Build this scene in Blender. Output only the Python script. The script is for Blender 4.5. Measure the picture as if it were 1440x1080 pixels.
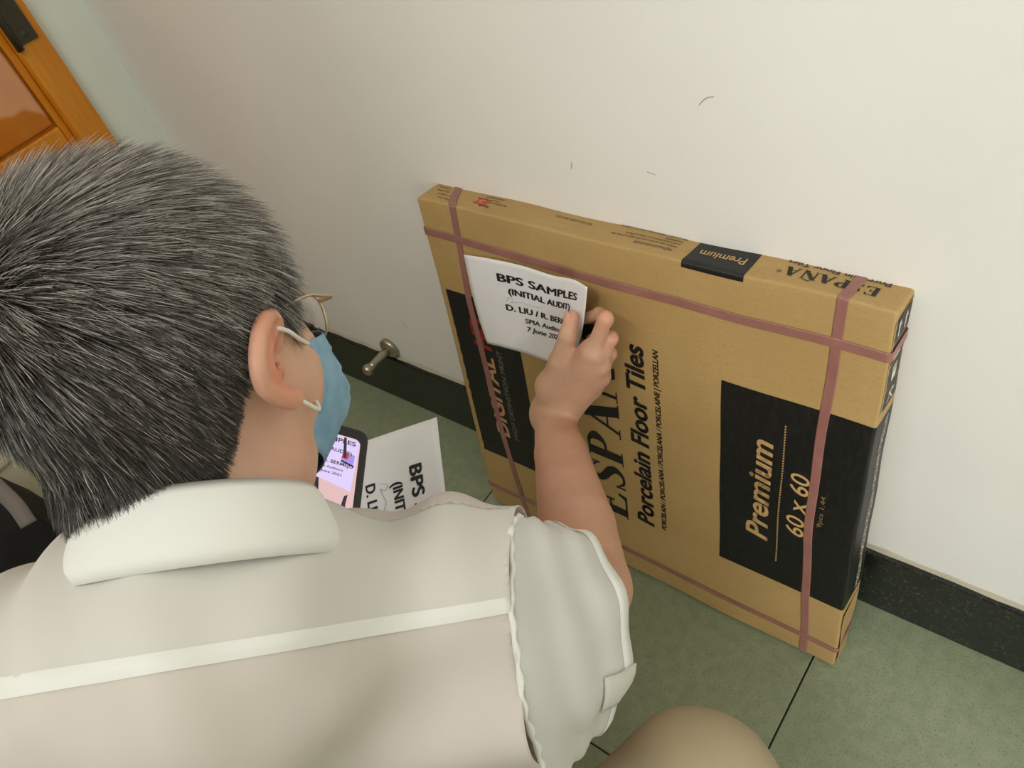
import bpy, bmesh, math, random
import numpy as np
from mathutils import Matrix, Vector
for o in list(bpy.data.objects): bpy.data.objects.remove(o)
random.seed(4); RNG = np.random.default_rng(7)
SC = bpy.context.scene; COL = SC.collection
A = np.array

# ------------------------------------------------------------------ camera
cam = bpy.data.cameras.new('camera'); co = bpy.data.objects.new('camera', cam); COL.objects.link(co)
cam.sensor_width = 36; cam.lens = 36*1120.53/1440; cam.clip_start = 0.02
co.matrix_world = Matrix(((0.779341, -0.299132, 0.550589, 0.269113), (0.578862, 0.680104, -0.449864, -0.611628),
                          (-0.239889, 0.669312, 0.703188, 1.146615), (0, 0, 0, 1)))
SC.camera = co
# ------------------------------------------------------------------ world, lights, exposure
SC.view_settings.view_transform = 'Standard'; SC.view_settings.look = 'None'
SC.view_settings.exposure = 0.0; SC.view_settings.gamma = 1; SC.view_settings.use_curve_mapping = False
wd = bpy.data.worlds.new('daylight'); SC.world = wd; wd.use_nodes = True
wd.node_tree.nodes['Background'].inputs[0].default_value = (0.80, 0.90, 1.0, 1)
wd.node_tree.nodes['Background'].inputs[1].default_value = 1.0
def area(name, loc, target, sx, sy, power, col):
    l = bpy.data.lights.new(name, 'AREA'); l.shape = 'RECTANGLE'; l.size = sx; l.size_y = sy; l.energy = power; l.color = col
    o = bpy.data.objects.new(name, l); COL.objects.link(o); o.location = loc
    o.rotation_euler = (Vector(target)-Vector(loc)).to_track_quat('-Z', 'Y').to_euler(); return o
area('window_daylight', (3.04, -2.8, 1.60), (-0.2, -0.2, 0.6), 0.62, 1.35, 108, (1.0, 0.99, 0.975))
area('ceiling_lamp_light', (0.0, -1.75, 2.66), (0.0, -1.75, 0), 1.2, 0.3, 26, (1.0, 0.98, 0.955))

# ------------------------------------------------------------------ helpers
def mesh(name, V, F, mats, parent=None, smooth=False, mi=None):
    me = bpy.data.meshes.new(name)
    me.from_pydata([tuple(map(float, v)) for v in V], [], [tuple(int(i) for i in f) for f in F])
    if not isinstance(mats, (list, tuple)): mats = [mats]
    for m in mats: me.materials.append(m)
    if smooth: me.polygons.foreach_set('use_smooth', [True]*len(me.polygons))
    if mi is not None: me.polygons.foreach_set('material_index', list(mi))
    me.update()
    o = bpy.data.objects.new(name, me); COL.objects.link(o)
    if parent is not None: o.parent = parent
    return o
def fast_mesh(name, V, quads, mat, parent=None, smooth=True):
    V = np.asarray(V, np.float32); Q = np.asarray(quads, np.int32); k = Q.shape[1]
    me = bpy.data.meshes.new(name)
    me.vertices.add(len(V)); me.vertices.foreach_set('co', V.ravel())
    me.loops.add(Q.size); me.loops.foreach_set('vertex_index', Q.ravel())
    me.polygons.add(len(Q)); me.polygons.foreach_set('loop_start', np.arange(0, Q.size, k, dtype=np.int32))
    me.polygons.foreach_set('use_smooth', np.full(len(Q), smooth))
    me.update(calc_edges=True); me.validate()
    me.materials.append(mat)
    o = bpy.data.objects.new(name, me); COL.objects.link(o)
    if parent is not None: o.parent = parent
    return o
def bm_obj(name, bm, mat, parent=None, smooth=False):
    me = bpy.data.meshes.new(name); bmesh.ops.recalc_face_normals(bm, faces=bm.faces); bm.to_mesh(me); bm.free()
    me.materials.append(mat)
    if smooth: me.polygons.foreach_set('use_smooth', [True]*len(me.polygons))
    o = bpy.data.objects.new(name, me); COL.objects.link(o)
    if parent is not None: o.parent = parent
    return o
def box_bm(x0, x1, y0, y1, z0, z1, bev=0, seg=2):
    bm = bmesh.new(); bmesh.ops.create_cube(bm, size=1)
    for v in bm.verts: v.co = Vector(((x0+x1)/2+v.co.x*(x1-x0), (y0+y1)/2+v.co.y*(y1-y0), (z0+z1)/2+v.co.z*(z1-z0)))
    if bev: bmesh.ops.bevel(bm, geom=bm.edges[:], offset=bev, segments=seg, affect='EDGES', profile=0.6)
    return bm
def boxo(name, x0, x1, y0, y1, z0, z1, mat, parent=None, bev=0, seg=2):
    return bm_obj(name, box_bm(x0, x1, y0, y1, z0, z1, bev, seg), mat, parent, False)
def tag(o, label=None, cat=None, group=None, kind=None):
    if label: o['label'] = label
    if cat: o['category'] = cat
    if group: o['group'] = group
    if kind: o['kind'] = kind
    return o
def empty(name, loc, label, cat, rot=(0, 0, 0)):
    o = bpy.data.objects.new(name, None); COL.objects.link(o); o.location = loc; o.rotation_euler = rot
    o.empty_display_size = 0.05
    return tag(o, label, cat)
def own(o, root):       # o was made in world coordinates: parent it without moving it
    o.parent = root
    o.matrix_parent_inverse = Matrix.LocRotScale(root.location, root.rotation_euler, None).inverted()
    return o
def struct(o): o['kind'] = 'structure'; return o
def unit(v): v = A(v, float); return v/np.linalg.norm(v)
def tube(path, rad, n=10, cap=True):
    P = A(path, float); m = len(P); R = np.broadcast_to(A(rad, float), (m,)) if np.ndim(rad) < 2 else rad
    V = []; F = []; T = np.gradient(P, axis=0); T /= np.linalg.norm(T, axis=1)[:, None]
    u = unit(np.cross(T[0], [0.3, 0.5, 0.81])); 
    for i in range(m):
        u = unit(u-T[i]*np.dot(u, T[i])); w = np.cross(T[i], u)
        for k in range(n):
            a = 2*math.pi*k/n; V.append(P[i]+R[i]*(math.cos(a)*u+math.sin(a)*w))
    for i in range(m-1):
        for k in range(n): F.append((i*n+k, i*n+(k+1) % n, (i+1)*n+(k+1) % n, (i+1)*n+k))
    if cap: F.append(tuple(range(n-1, -1, -1))); F.append(tuple((m-1)*n+k for k in range(n)))
    return V, F
def smooth_path(P, n):
    P = A(P, float); m = len(P); out = []
    E = np.vstack([2*P[0]-P[1], P, 2*P[-1]-P[-2]])
    for t in np.linspace(0, m-1, n):
        i = min(int(t), m-2); f = t-i; a, b, c, d = E[i:i+4]
        out.append(0.5*((2*b)+(-a+c)*f+(2*a-5*b+4*c-d)*f*f+(-a+3*b-3*c+d)*f**3))
    return A(out)

# ------------------------------------------------------------------ materials
def lin(r, g, b):
    f = lambda c: c/12.92 if c <= 0.04045 else ((c+0.055)/1.055)**2.4
    return (f(r/255), f(g/255), f(b/255), 1)
class Mat:
    def __init__(s, name, rough=0.6, metal=0.0):
        s.m = bpy.data.materials.new(name); s.m.use_nodes = True; s.t = s.m.node_tree; s.N = s.t.nodes; s.L = s.t.links
        s.b = s.N['Principled BSDF']; s.b.inputs['Roughness'].default_value = rough; s.b.inputs['Metallic'].default_value = metal
        s.tc = s.N.new('ShaderNodeTexCoord')
    def noise(s, scale, detail=3, rough=0.55, stretch=None, coord='Object'):
        n = s.N.new('ShaderNodeTexNoise'); n.inputs['Scale'].default_value = scale; n.inputs['Detail'].default_value = detail
        n.inputs['Roughness'].default_value = rough
        if stretch:
            mp = s.N.new('ShaderNodeMapping'); mp.inputs['Scale'].default_value = stretch
            s.L.new(s.tc.outputs[coord], mp.inputs[0]); s.L.new(mp.outputs[0], n.inputs['Vector'])
        else: s.L.new(s.tc.outputs[coord], n.inputs['Vector'])
        return n.outputs['Fac']
    def ramp(s, fac, stops):
        r = s.N.new('ShaderNodeValToRGB'); e = r.color_ramp.elements
        e[0].position, e[0].color = stops[0]; e[1].position, e[1].color = stops[-1]
        for p, c in stops[1:-1]: q = e.new(p); q.color = c
        s.L.new(fac, r.inputs[0]); return r.outputs[0]
    def mix(s, fac, a, b, mode='MIX'):
        x = s.N.new('ShaderNodeMix'); x.data_type = 'RGBA'; x.blend_type = mode
        for sock, val in ((x.inputs[0], fac), (x.inputs[6], a), (x.inputs[7], b)):
            if hasattr(val, 'is_linked'): s.L.new(val, sock)
            else: sock.default_value = val
        return x.outputs[2]
    def color(s, c):
        if hasattr(c, 'is_linked'): s.L.new(c, s.b.inputs['Base Color'])
        else: s.b.inputs['Base Color'].default_value = c
        return s
    def bump(s, fac, strength=0.2, dist=0.001, prev=None):
        n = s.N.new('ShaderNodeBump'); n.inputs['Strength'].default_value = strength; n.inputs['Distance'].default_value = dist
        s.L.new(fac, n.inputs['Height'])
        if prev is not None: s.L.new(prev, n.inputs['Normal'])
        s.L.new(n.outputs[0], s.b.inputs['Normal']); return n.outputs[0]
def plain(name, c, rough=0.6, metal=0.0):
    return Mat(name, rough, metal).color(c).m
G3 = lambda v: (v, v, v, 1)
def wall_material():
    M = Mat('wall_paint', 0.62); n = M.noise(2.2, 4); n2 = M.noise(55, 3)
    M.color(M.ramp(n, [(0.3, lin(228, 226, 220)), (0.7, lin(237, 235, 229))])); M.bump(n2, 0.12, 0.0008); return M.m
def wall2_material():
    M = Mat('side_wall_paint', 0.5); n = M.noise(3, 4); n2 = M.noise(60, 3)
    M.color(M.ramp(n, [(0.3, lin(226, 233, 222)), (0.7, lin(234, 240, 230))])); M.bump(n2, 0.1, 0.0008); return M.m
def floor_material():
    M = Mat('green_floor_tile', 0.42); a = M.noise(3.0, 4); b = M.noise(420, 2); c = M.noise(60, 4)
    col = M.ramp(a, [(0.3, lin(138, 147, 117)), (0.7, lin(149, 158, 128))])
    col = M.mix(M.ramp(c, [(0.35, G3(0.4)), (0.62, G3(0.0))]), col, lin(114, 130, 102))
    col = M.mix(M.ramp(b, [(0.34, G3(0.6)), (0.43, G3(0.0))]), col, lin(80, 94, 74))
    M.color(col); M.bump(b, 0.08, 0.0005); return M.m
def granite_material():
    M = Mat('black_granite', 0.24); a = M.noise(160, 4, 0.7); b = M.noise(30, 3)
    col = M.ramp(a, [(0.40, lin(12, 14, 13)), (0.58, lin(32, 37, 31)), (0.72, lin(92, 92, 66))])
    col = M.mix(M.ramp(b, [(0.4, G3(0.0)), (0.7, G3(0.6))]), col, lin(18, 20, 19)); M.color(col); return M.m
def kraft_material():
    M = Mat('kraft_cardboard', 0.68); a = M.noise(6, 4); b = M.noise(30, 4, 0.6, (1.0, 6, 14)); c = M.noise(320, 2)
    col = M.ramp(a, [(0.3, lin(168, 138, 86)), (0.7, lin(184, 153, 99))])
    col = M.mix(M.ramp(b, [(0.35, G3(0.3)), (0.65, G3(0.0))]), col, lin(162, 131, 80))
    col = M.mix(M.ramp(c, [(0.36, G3(0.22)), (0.46, G3(0.0))]), col, lin(150, 116, 70))
    M.color(col); M.bump(b, 0.10, 0.0008); return M.m
def ink_material():
    M = Mat('black_print', 0.48); a = M.noise(240, 3, 0.6, (1, 1, 0.25)); b = M.noise(9, 4)
    col = M.ramp(a, [(0.45, lin(15, 15, 15)), (0.75, lin(32, 30, 28))])
    M.color(col); M.bump(b, 0.12, 0.001); return M.m
def wood_material():
    M = Mat('varnished_wood', 0.26); a = M.noise(5, 5, 0.6, (1, 7, 0.7)); b = M.noise(40, 4, 0.6, (1, 6, 0.5))
    col = M.ramp(a, [(0.3, lin(214, 132, 20)), (0.7, lin(234, 158, 46))])
    col = M.mix(M.ramp(b, [(0.4, G3(0.4)), (0.7, G3(0.0))]), col, lin(196, 112, 16)); M.color(col); return M.m
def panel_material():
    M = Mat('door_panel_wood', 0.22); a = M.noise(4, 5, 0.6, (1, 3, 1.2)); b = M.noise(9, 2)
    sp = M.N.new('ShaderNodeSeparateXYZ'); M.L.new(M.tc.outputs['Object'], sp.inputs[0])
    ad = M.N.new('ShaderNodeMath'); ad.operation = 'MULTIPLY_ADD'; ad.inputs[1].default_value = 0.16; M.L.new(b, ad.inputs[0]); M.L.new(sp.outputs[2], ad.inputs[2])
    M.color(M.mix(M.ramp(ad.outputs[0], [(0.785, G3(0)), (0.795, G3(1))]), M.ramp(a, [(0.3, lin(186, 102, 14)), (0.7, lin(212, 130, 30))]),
                  M.ramp(a, [(0.3, lin(218, 156, 110)), (0.7, lin(228, 168, 122))]))); return M.m      # veneer is pale peach above a wavy line
def skin_material():
    M = Mat('skin', 0.5); a = M.noise(28, 4); b = M.noise(300, 3); c = M.noise(9, 3)
    col = M.ramp(a, [(0.3, lin(208, 164, 138)), (0.7, lin(222, 180, 153))])
    col = M.mix(M.ramp(c, [(0.4, G3(0.0)), (0.75, G3(0.5))]), col, lin(206, 146, 124))
    at = M.N.new('ShaderNodeAttribute'); at.attribute_name = 'flush'
    col = M.mix(at.outputs['Fac'], col, lin(222, 132, 104))
    M.color(col); M.bump(b, 0.16, 0.0006)
    M.b.inputs['Subsurface Weight'].default_value = 0.12; M.b.inputs['Subsurface Scale'].default_value = 0.006
    M.b.inputs['Subsurface Radius'].default_value = (1, 0.35, 0.2); return M.m
def cloth(name, c1, c2, sheer, weave=1400):
    M = Mat(name, 0.75); a = M.noise(5, 3); w = M.noise(weave, 1); f = M.noise(22, 4)
    M.color(M.ramp(a, [(0.3, c1), (0.7, c2)])); M.bump(f, 0.16, 0.002)
    tr = M.N.new('ShaderNodeBsdfTransparent'); tl = M.N.new('ShaderNodeBsdfTranslucent'); tl.inputs[0].default_value = c2
    m1 = M.N.new('ShaderNodeMixShader'); m1.inputs[0].default_value = 0.25 if sheer else 0.12
    M.L.new(M.b.outputs[0], m1.inputs[1]); M.L.new(tl.outputs[0], m1.inputs[2])
    m2 = M.N.new('ShaderNodeMixShader'); m2.inputs[0].default_value = sheer
    M.L.new(m1.outputs[0], m2.inputs[1]); M.L.new(tr.outputs[0], m2.inputs[2])
    M.L.new(m2.outputs[0], M.N['Material Output'].inputs[0]); return M.m
def strap_material():
    M = Mat('mauve_strap', 0.42); w = M.noise(900, 1); a = M.noise(20, 3)
    M.color(M.ramp(a, [(0.3, lin(138, 92, 84)), (0.7, lin(156, 108, 98))])); M.bump(w, 0.3, 0.0006); return M.m
def hair_material():
    M = Mat('grey_hair', 0.42)
    at = M.N.new('ShaderNodeAttribute'); at.attribute_name = 'tone'
    M.color(M.ramp(at.outputs['Fac'], [(0.0, lin(40, 34, 30)), (0.45, lin(104, 96, 88)), (1.0, lin(206, 200, 192))]))
    return M.m
def emit_material(name, c, s):
    M = Mat(name); M.color((0, 0, 0, 1)); M.b.inputs['Emission Color'].default_value = c; M.b.inputs['Emission Strength'].default_value = s
    M.b.inputs['Roughness'].default_value = 0.3; return M.m
wall_m, wall2_m, floor_m, granite_m, kraft_m, ink_m = wall_material(), wall2_material(), floor_material(), granite_material(), kraft_material(), ink_material()
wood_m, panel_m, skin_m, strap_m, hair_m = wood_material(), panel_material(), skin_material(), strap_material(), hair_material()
shirt_m = cloth('white_shirt_cloth', lin(234, 232, 224), lin(240, 238, 231), 0.06)
sheer_m = cloth('thin_white_shirt_cloth', lin(235, 227, 219), lin(241, 234, 226), 0.16)
yoke_edge_m = cloth('doubled_white_shirt_cloth', lin(242, 242, 236), lin(246, 246, 240), 0.0)
trouser_m = cloth('beige_trouser_cloth', lin(172, 156, 124), lin(184, 168, 136), 0.0)
def paper_material():
    M = Mat('white_paper', 0.6); a = M.noise(6, 3); f = M.noise(14, 3)
    M.color(M.ramp(a, [(0.3, lin(232, 231, 235)), (0.7, lin(240, 239, 242))])); M.bump(f, 0.25, 0.004); return M.m
paper_m = paper_material()
text_m = plain('black_ink', lin(22, 20, 20), 0.6)
tan_ink_m = plain('kraft_tan_ink', lin(196, 158, 104), 0.6)
white_ink_m = plain('white_ink', lin(215, 208, 190), 0.6)
red_ink_m = plain('red_ink', lin(196, 70, 50), 0.6)
dark_red_m = plain('dark_red_ink', lin(150, 30, 26), 0.6)
grey_ink_m = plain('pale_grey_ink', lin(186, 184, 188), 0.6)
joint_m = plain('dark_joint', lin(48, 52, 42), 0.8)
bronze_m = Mat('aged_bronze', 0.42, 0.6).color(lin(72, 68, 56)).m
steel_m = Mat('dull_steel', 0.36, 0.85).color(lin(176, 170, 146)).m
gold_m = Mat('pale_gold_metal', 0.3, 0.9).color(lin(208, 194, 168)).m
black_plastic_m = plain('black_plastic', lin(20, 20, 22), 0.35)
black_fabric_m = Mat('black_fabric', 0.85).color(lin(22, 22, 23)).m
grey_strap_m = plain('grey_webbing', lin(112, 104, 98), 0.8)
shoe_m = plain('black_leather', lin(28, 26, 25), 0.4)
elastic_m = plain('white_elastic', lin(236, 232, 224), 0.7)
nail_m = plain('nail', lin(224, 172, 150), 0.3)
cream_m = plain('cream_board', lin(214, 204, 172), 0.7)

# ------------------------------------------------------------------ the room
XL, XR, YF, ZC = -1.198, 3.0, -3.6, 2.7
fl = struct(boxo('floor', XL-0.1, XR+0.1, YF-0.1, 0.1, -0.05, -0.004, joint_m))
tile_me = None
for i in range(-3, 5):
    for j in range(0, 7):
        x0, x1 = max(0.0969+0.6*i, XL), min(0.0969+0.6*(i+1), XR)
        y1, y0 = (0.0 if j == 0 else -0.3874-0.6*(j-1)), max(-0.3874-0.6*j, YF)
        if x1-x0 < 0.02 or y1-y0 < 0.02: continue
        g = 0.0012
        full = abs(x1-x0-0.6) < 1e-6 and abs(y1-y0-0.6) < 1e-6
        if full and tile_me:
            t = bpy.data.objects.new('tile', tile_me); COL.objects.link(t); t.parent = fl
        else:
            w, d = (x1-x0)/2-g, (y1-y0)/2-g
            t = boxo('tile', -w, w, -d, d, -0.006, 0.0, floor_m, fl, 0.0008, 1)
            if full: tile_me = t.data
        t.location = ((x0+x1)/2, (y0+y1)/2, 0)
wb = struct(boxo('wall_back', XL-0.1, XR+0.1, 0.0, 0.1, 0, ZC, wall_m))
DY0, DY1, DZ = -0.985, -0.088, 2.06             # door opening in the left wall
wl = struct(boxo('wall_left', XL-0.1, XL, DY1, 0.0, 0, ZC, wall2_m))
bm = box_bm(XL-0.1, XL, YF, DY0, 0, ZC); b2 = box_bm(XL-0.1, XL, DY0, DY1, DZ, ZC)
for b, nm in ((bm, 'wall_left'), (b2, 'wall_left')): struct(bm_obj(nm, b, wall2_m))
struct(boxo('wall_front', XL-0.1, XR+0.1, YF-0.1, YF, 0, ZC, plain('bounce_cutting_grey', lin(104, 103, 100), 0.6)))  # unseen wall, made dark grey to cut the light bounced into the room
# right wall with a window opening
WY0, WY1, WZ0, WZ1 = -3.15, -2.45, 0.88, 2.32
for a in ((YF, WY0, 0, ZC), (WY1, 0.0, 0, ZC), (WY0, WY1, 0, WZ0), (WY0, WY1, WZ1, ZC)):
    struct(boxo('wall_right', XR, XR+0.1, a[0], a[1], a[2], a[3], wall_m))
win = struct(boxo('window_1', XR+0.03, XR+0.07, WY0, WY0+0.05, WZ0, WZ1, plain('white_frame', lin(230, 230, 226), 0.4)))
wfm = win.data.materials[0]
for a in ((WY1-0.05, WY1, WZ0, WZ1), (WY0+0.05, WY1-0.05, WZ0, WZ0+0.05), (WY0+0.05, WY1-0.05, WZ1-0.05, WZ1)):
    boxo('window_frame', XR+0.03, XR+0.07, a[0], a[1], a[2], a[3], wfm, win)
struct(boxo('added_shade_column', 0.80, 1.20, -1.85, -1.26, 0, ZC, wall_m))  # unseen column, added to block window light from the left of the back wall
struct(boxo('ceiling', XL-0.1, XR+0.1, YF-0.1, 0.1, ZC, ZC+0.1, plain('ceiling_paint', lin(235, 234, 228), 0.8)))
# granite skirting with a crumbled mortar line on top
bb = struct(boxo('baseboard_back', XL, XR, -0.012, 0.0, 0.0, 0.1343, granite_m, None, 0.0015, 1))
V = []; F = []; n = 160
for i in range(n+1):
    x = XL+0.002+(XR-XL-0.004)*i/n; h = 0.0022+0.0022*random.random()
    V += [(x, -0.0042-0.002*random.random(), 0.1340), (x, -0.002, 0.1343+h), (x, 0.0, 0.1343+h*1.4)]
    if i: k = 3*i; F += [(k-3, k, k+1, k-2), (k-2, k+1, k+2, k-1)]
mesh('mortar_line', V, F, plain('grey_mortar', lin(176, 168, 150), 0.9), bb)
struct(boxo('baseboard_left', XL, XL+0.012, DY1, -0.012, 0.0, 0.1343, granite_m, None, 0.0015, 1))
# scratches on the wall
scuff_m = plain('grey_scuff', lin(150, 143, 130), 0.9)
for pts in ([(-0.0813,-0.0006,0.7569), (-0.0765,-0.0006,0.7625), (-0.0712,-0.0006,0.7659), (-0.0655,-0.0006,0.7672)], [(-0.2470,-0.0006,0.6677), (-0.2471,-0.0006,0.6631), (-0.2492,-0.0006,0.6580)],
            [(-0.1484,-0.0006,0.6723), (-0.1433,-0.0006,0.6714), (-0.1384,-0.0006,0.6706)], [(-0.5108,-0.0006,0.3986), (-0.5062,-0.0006,0.3913)],
            [(-0.7132,-0.0006,0.2559), (-0.7082,-0.0006,0.2434)]):
    V, F = tube(smooth_path(pts, 8), 0.00028, 5); mesh('scuff_mark', V, F, scuff_m, wb)
# door with frame in the left wall
dr = struct(boxo('door_1', XL-0.06, XL-0.02, DY0+0.047, DY1-0.047, 0.004, DZ-0.045, wood_m, None, 0.002, 1))
for a in ((DY1-0.050, DY1, 0, DZ), (DY0, DY0+0.050, 0, DZ), (DY0+0.05, DY1-0.05, DZ-0.048, DZ)):
    boxo('door_frame', XL-0.1, XL+0.012, a[0], a[1], a[2], a[3], wood_m, dr, 0.003, 2)
ya, yb = DY0+0.0505, DY1-0.0505
for a in ((ya, ya+0.012, 0.01, DZ-0.055), (yb-0.012, yb, 0.01, DZ-0.055)):
    boxo('stile', XL-0.02, XL-0.010, a[0], a[1], a[2], a[3], wood_m, dr, 0.003, 2)
for z0, z1 in ((0.01, 0.12), (0.635, 0.672), (1.05, 1.16), (DZ-0.17, DZ-0.06)):
    boxo('rail', XL-0.02, XL-0.010, ya+0.012, yb-0.012, z0, z1, wood_m, dr, 0.003, 2)
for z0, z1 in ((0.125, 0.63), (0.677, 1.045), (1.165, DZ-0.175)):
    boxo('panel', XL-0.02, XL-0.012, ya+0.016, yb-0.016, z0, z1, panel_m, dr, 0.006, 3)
hp = boxo('hinge_plate', XL+0.012, XL+0.0155, DY1-0.0445, DY1-0.0125, 0.805, 0.905, bronze_m, dr, 0.0012, 2)
for z in (0.818, 0.892):
    bm = bmesh.new(); bmesh.ops.create_uvsphere(bm, u_segments=14, v_segments=8, radius=0.0052)
    for v in bm.verts: v.co = Vector((XL+0.0150+v.co.x*0.4, DY1-0.0285+v.co.y, z+v.co.z))
    s = bm_obj('screw', bm, bronze_m, hp, True)
V, F = tube([(XL+0.0145, DY1-0.049, 0.80), (XL+0.0145, DY1-0.049, 0.91)], 0.006, 14); mesh('hinge_knuckle', V, F, bronze_m, dr, True)

# ------------------------------------------------------------------ door stop
def lathe(prof, n=28):
    V = []; F = []; m = len(prof)
    for r, y in prof:
        for k in range(n): a = 2*math.pi*k/n; V.append((r*math.cos(a), y, r*math.sin(a)))
    for i in range(m-1):
        for k in range(n): F.append((i*n+k, (i+1)*n+k, (i+1)*n+(k+1) % n, i*n+(k+1) % n))
    F.append(tuple(range(n))); F.append(tuple((m-1)*n+k for k in range(n-1, -1, -1)))
    return V, F
ds = empty('door_stop', (-0.793, 0.0, 0.1585), 'small dull steel door stop fixed low on the white wall above the black skirting', 'door stop')
V, F = lathe([(0.0225, 0), (0.0225, -0.006), (0.0205, -0.009), (0.0150, -0.0115), (0.010, -0.012)]); mesh('wall_plate', V, F, steel_m, ds, True)
V, F = lathe([(0.0085, -0.010), (0.0085, -0.030), (0.0078, -0.052), (0.008, -0.060)]); mesh('stem', V, F, steel_m, ds, True)
V, F = lathe([(0.007, -0.058), (0.0105, -0.061), (0.0118, -0.066), (0.0105, -0.072), (0.006, -0.0755), (0.002, -0.0762)]); mesh('rounded_tip', V, F, steel_m, ds, True)

# ------------------------------------------------------------------ lettering
TXT = {}
def glyphs(s, off=0.0, shear=0.0, spacing=1.0):
    key = (s, off, shear, spacing)
    if key in TXT: return TXT[key]
    c = bpy.data.curves.new('t', 'FONT'); c.body = s; c.size = 1; c.offset = off; c.shear = shear; c.space_character = spacing; c.resolution_u = 4
    o = bpy.data.objects.new('t', c); COL.objects.link(o); dg = bpy.context.evaluated_depsgraph_get()
    me = o.evaluated_get(dg).to_mesh(); V = A([v.co[:2] for v in me.vertices]).reshape(-1, 2); F = [tuple(p.vertices) for p in me.polygons]
    o.evaluated_get(dg).to_mesh_clear(); bpy.data.objects.remove(o); bpy.data.curves.remove(c)
    V[:, 0] -= V[:, 0].min(); V[:, 0] /= V[:, 0].max(); V[:, 1] /= 0.70
    TXT[key] = (V, F); return V, F
def lay(s, p0, d, L, cap, fn, mat, name='lettering', parent=None, off=0.0, shear=0.0, up=None, spacing=1.0, G=None, bold=0.0):
    """s starts at page point p0, runs L along d, letters cap high towards up; fn maps page to 3-D"""
    V, F = G if G else glyphs(s, off, shear, spacing); d = unit(d)
    if bold:
        n0 = len(V); V = np.concatenate([V+A([b*bold*cap/L, c*bold]) for b, c in ((-1, 0), (1, 0), (0, 0.5), (0, -0.5))]); F = [tuple(i+n0*k for i in f) for k in range(4) for f in F]; up = A([-d[1], d[0]]) if up is None else unit(up)
    Q = A(p0)+V[:, :1]*L*d+V[:, 1:]*cap*up
    if np.cross(np.append(d, 0), np.append(up, 0))[2] < 0: F = [f[::-1] for f in F]
    return mesh(name, [fn(*q) for q in Q], F, mat, parent)

# ------------------------------------------------------------------ the carton of tiles
W, H, D, TH = 0.610, 0.5988, 0.0448, 0.14247
carton = empty('tile_carton', (-0.48514, -0.12596, 0.0448*math.sin(0.14247)), 'flat brown cardboard carton of floor tiles leaning on the white wall', 'carton', (-TH, 0, 0))
def dent(x, z):
    e = min(z, H-z, x, W-x)
    return 0.0013*math.sin(9*x+5*z+1)*math.sin(7*z-3*x)+0.0009*math.sin(31*x+13*z)*math.exp(-max(e, 0)/0.05)
def dtop(x, y): return 0.0010*math.sin(14*x+0.5)+0.0008*math.sin(37*x+60*y)
def dside(y, z): return 0.0011*math.sin(12*z+1)+0.0006*math.sin(41*z+50*y)
def shape(p, r=0.0035, off=0.0):
    x, y, z = p; q = A(p); c = A([min(max(x, r), W-r), min(max(y, r), D-r), min(max(z, r), H-r)])
    v = q-c; l = np.linalg.norm(v); bul = 0.040*math.sin(math.pi*min(max(z/H, 0), 1))*(1-min(max(z/H, 0), 1))*(min(max(y/D, 0), 1))*(min(max(x/W, 0), 1))**5
    if l > 1e-9: q = c+v/l*(r+off)
    q[1] -= dent(x, z)*(1-min(max(y/D, 0), 1)); q[2] += dtop(x, y)*(z/H) if z > 0.3 else 0; q[0] += dside(y, z)*(x/W); q[1] += bul
    return q
def front(e): return lambda x, z: shape((x, 0, z))+A([0, -e, 0])
def topf(e): return lambda x, y: shape((x, y, H))+A([0, 0, e])
def sidef(e): return lambda y, z: shape((W, y, z))+A([e, 0, 0])
def axis(L, n): r = 0.0035; return np.unique(np.concatenate([[0, 0.0012, 0.0024, r], np.linspace(r, L-r, n), [L-r, L-0.0024, L-0.0012, L]]))
bm = bmesh.new(); gx, gy, gz = axis(W, 34), axis(D, 5), axis(H, 34)
def sheet_bm(bm, a, b, f):
    vs = [[bm.verts.new(f(u, v)) for v in b] for u in a]
    for i in range(len(a)-1):
        for j in range(len(b)-1): bm.faces.new((vs[i][j], vs[i+1][j], vs[i+1][j+1], vs[i][j+1]))
sheet_bm(bm, gx, gz, lambda u, v: shape((u, 0, v))); sheet_bm(bm, gx, gz, lambda u, v: shape((u, D, v)))
sheet_bm(bm, gx, gy, lambda u, v: shape((u, v, 0))); sheet_bm(bm, gx, gy, lambda u, v: shape((u, v, H)))
sheet_bm(bm, gy, gz, lambda u, v: shape((0, u, v))); sheet_bm(bm, gy, gz, lambda u, v: shape((W, u, v)))
bmesh.ops.remove_doubles(bm, verts=bm.verts, dist=1e-5)
bm_obj('cardboard_body', bm, kraft_m, carton, True)
def patch(name, a, b, f, mat, parent=carton):
    bm = bmesh.new(); sheet_bm(bm, a, b, f); o = bm_obj(name, bm, mat, parent, True); return o
def wrap(name, x0, z0, z1, mat):   # printed area of the front that runs round the right edge
    bm = bmesh.new(); E_ = 0.0003
    s = np.concatenate([np.linspace(x0, W-0.0035, 14), W+A([-0.0024, -0.0012, 0, 0.0012, 0.0024, 0.0035]), W+np.linspace(0.007, D-0.004, 8)])
    def f(t, z):
        return shape((t, 0, z), off=E_) if t <= W else shape((W, t-W, z), off=E_)
    sheet_bm(bm, s, np.linspace(z0, z1, 14), f); return bm_obj(name, bm, mat, carton, True)
wrap('black_print_panel', 0.4395, 0.1315, 0.4535, ink_m)
patch('black_print_panel', np.linspace(0.001, 0.134, 8), np.linspace(0.135, 0.457, 14), front(0.0003), ink_m)
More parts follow.
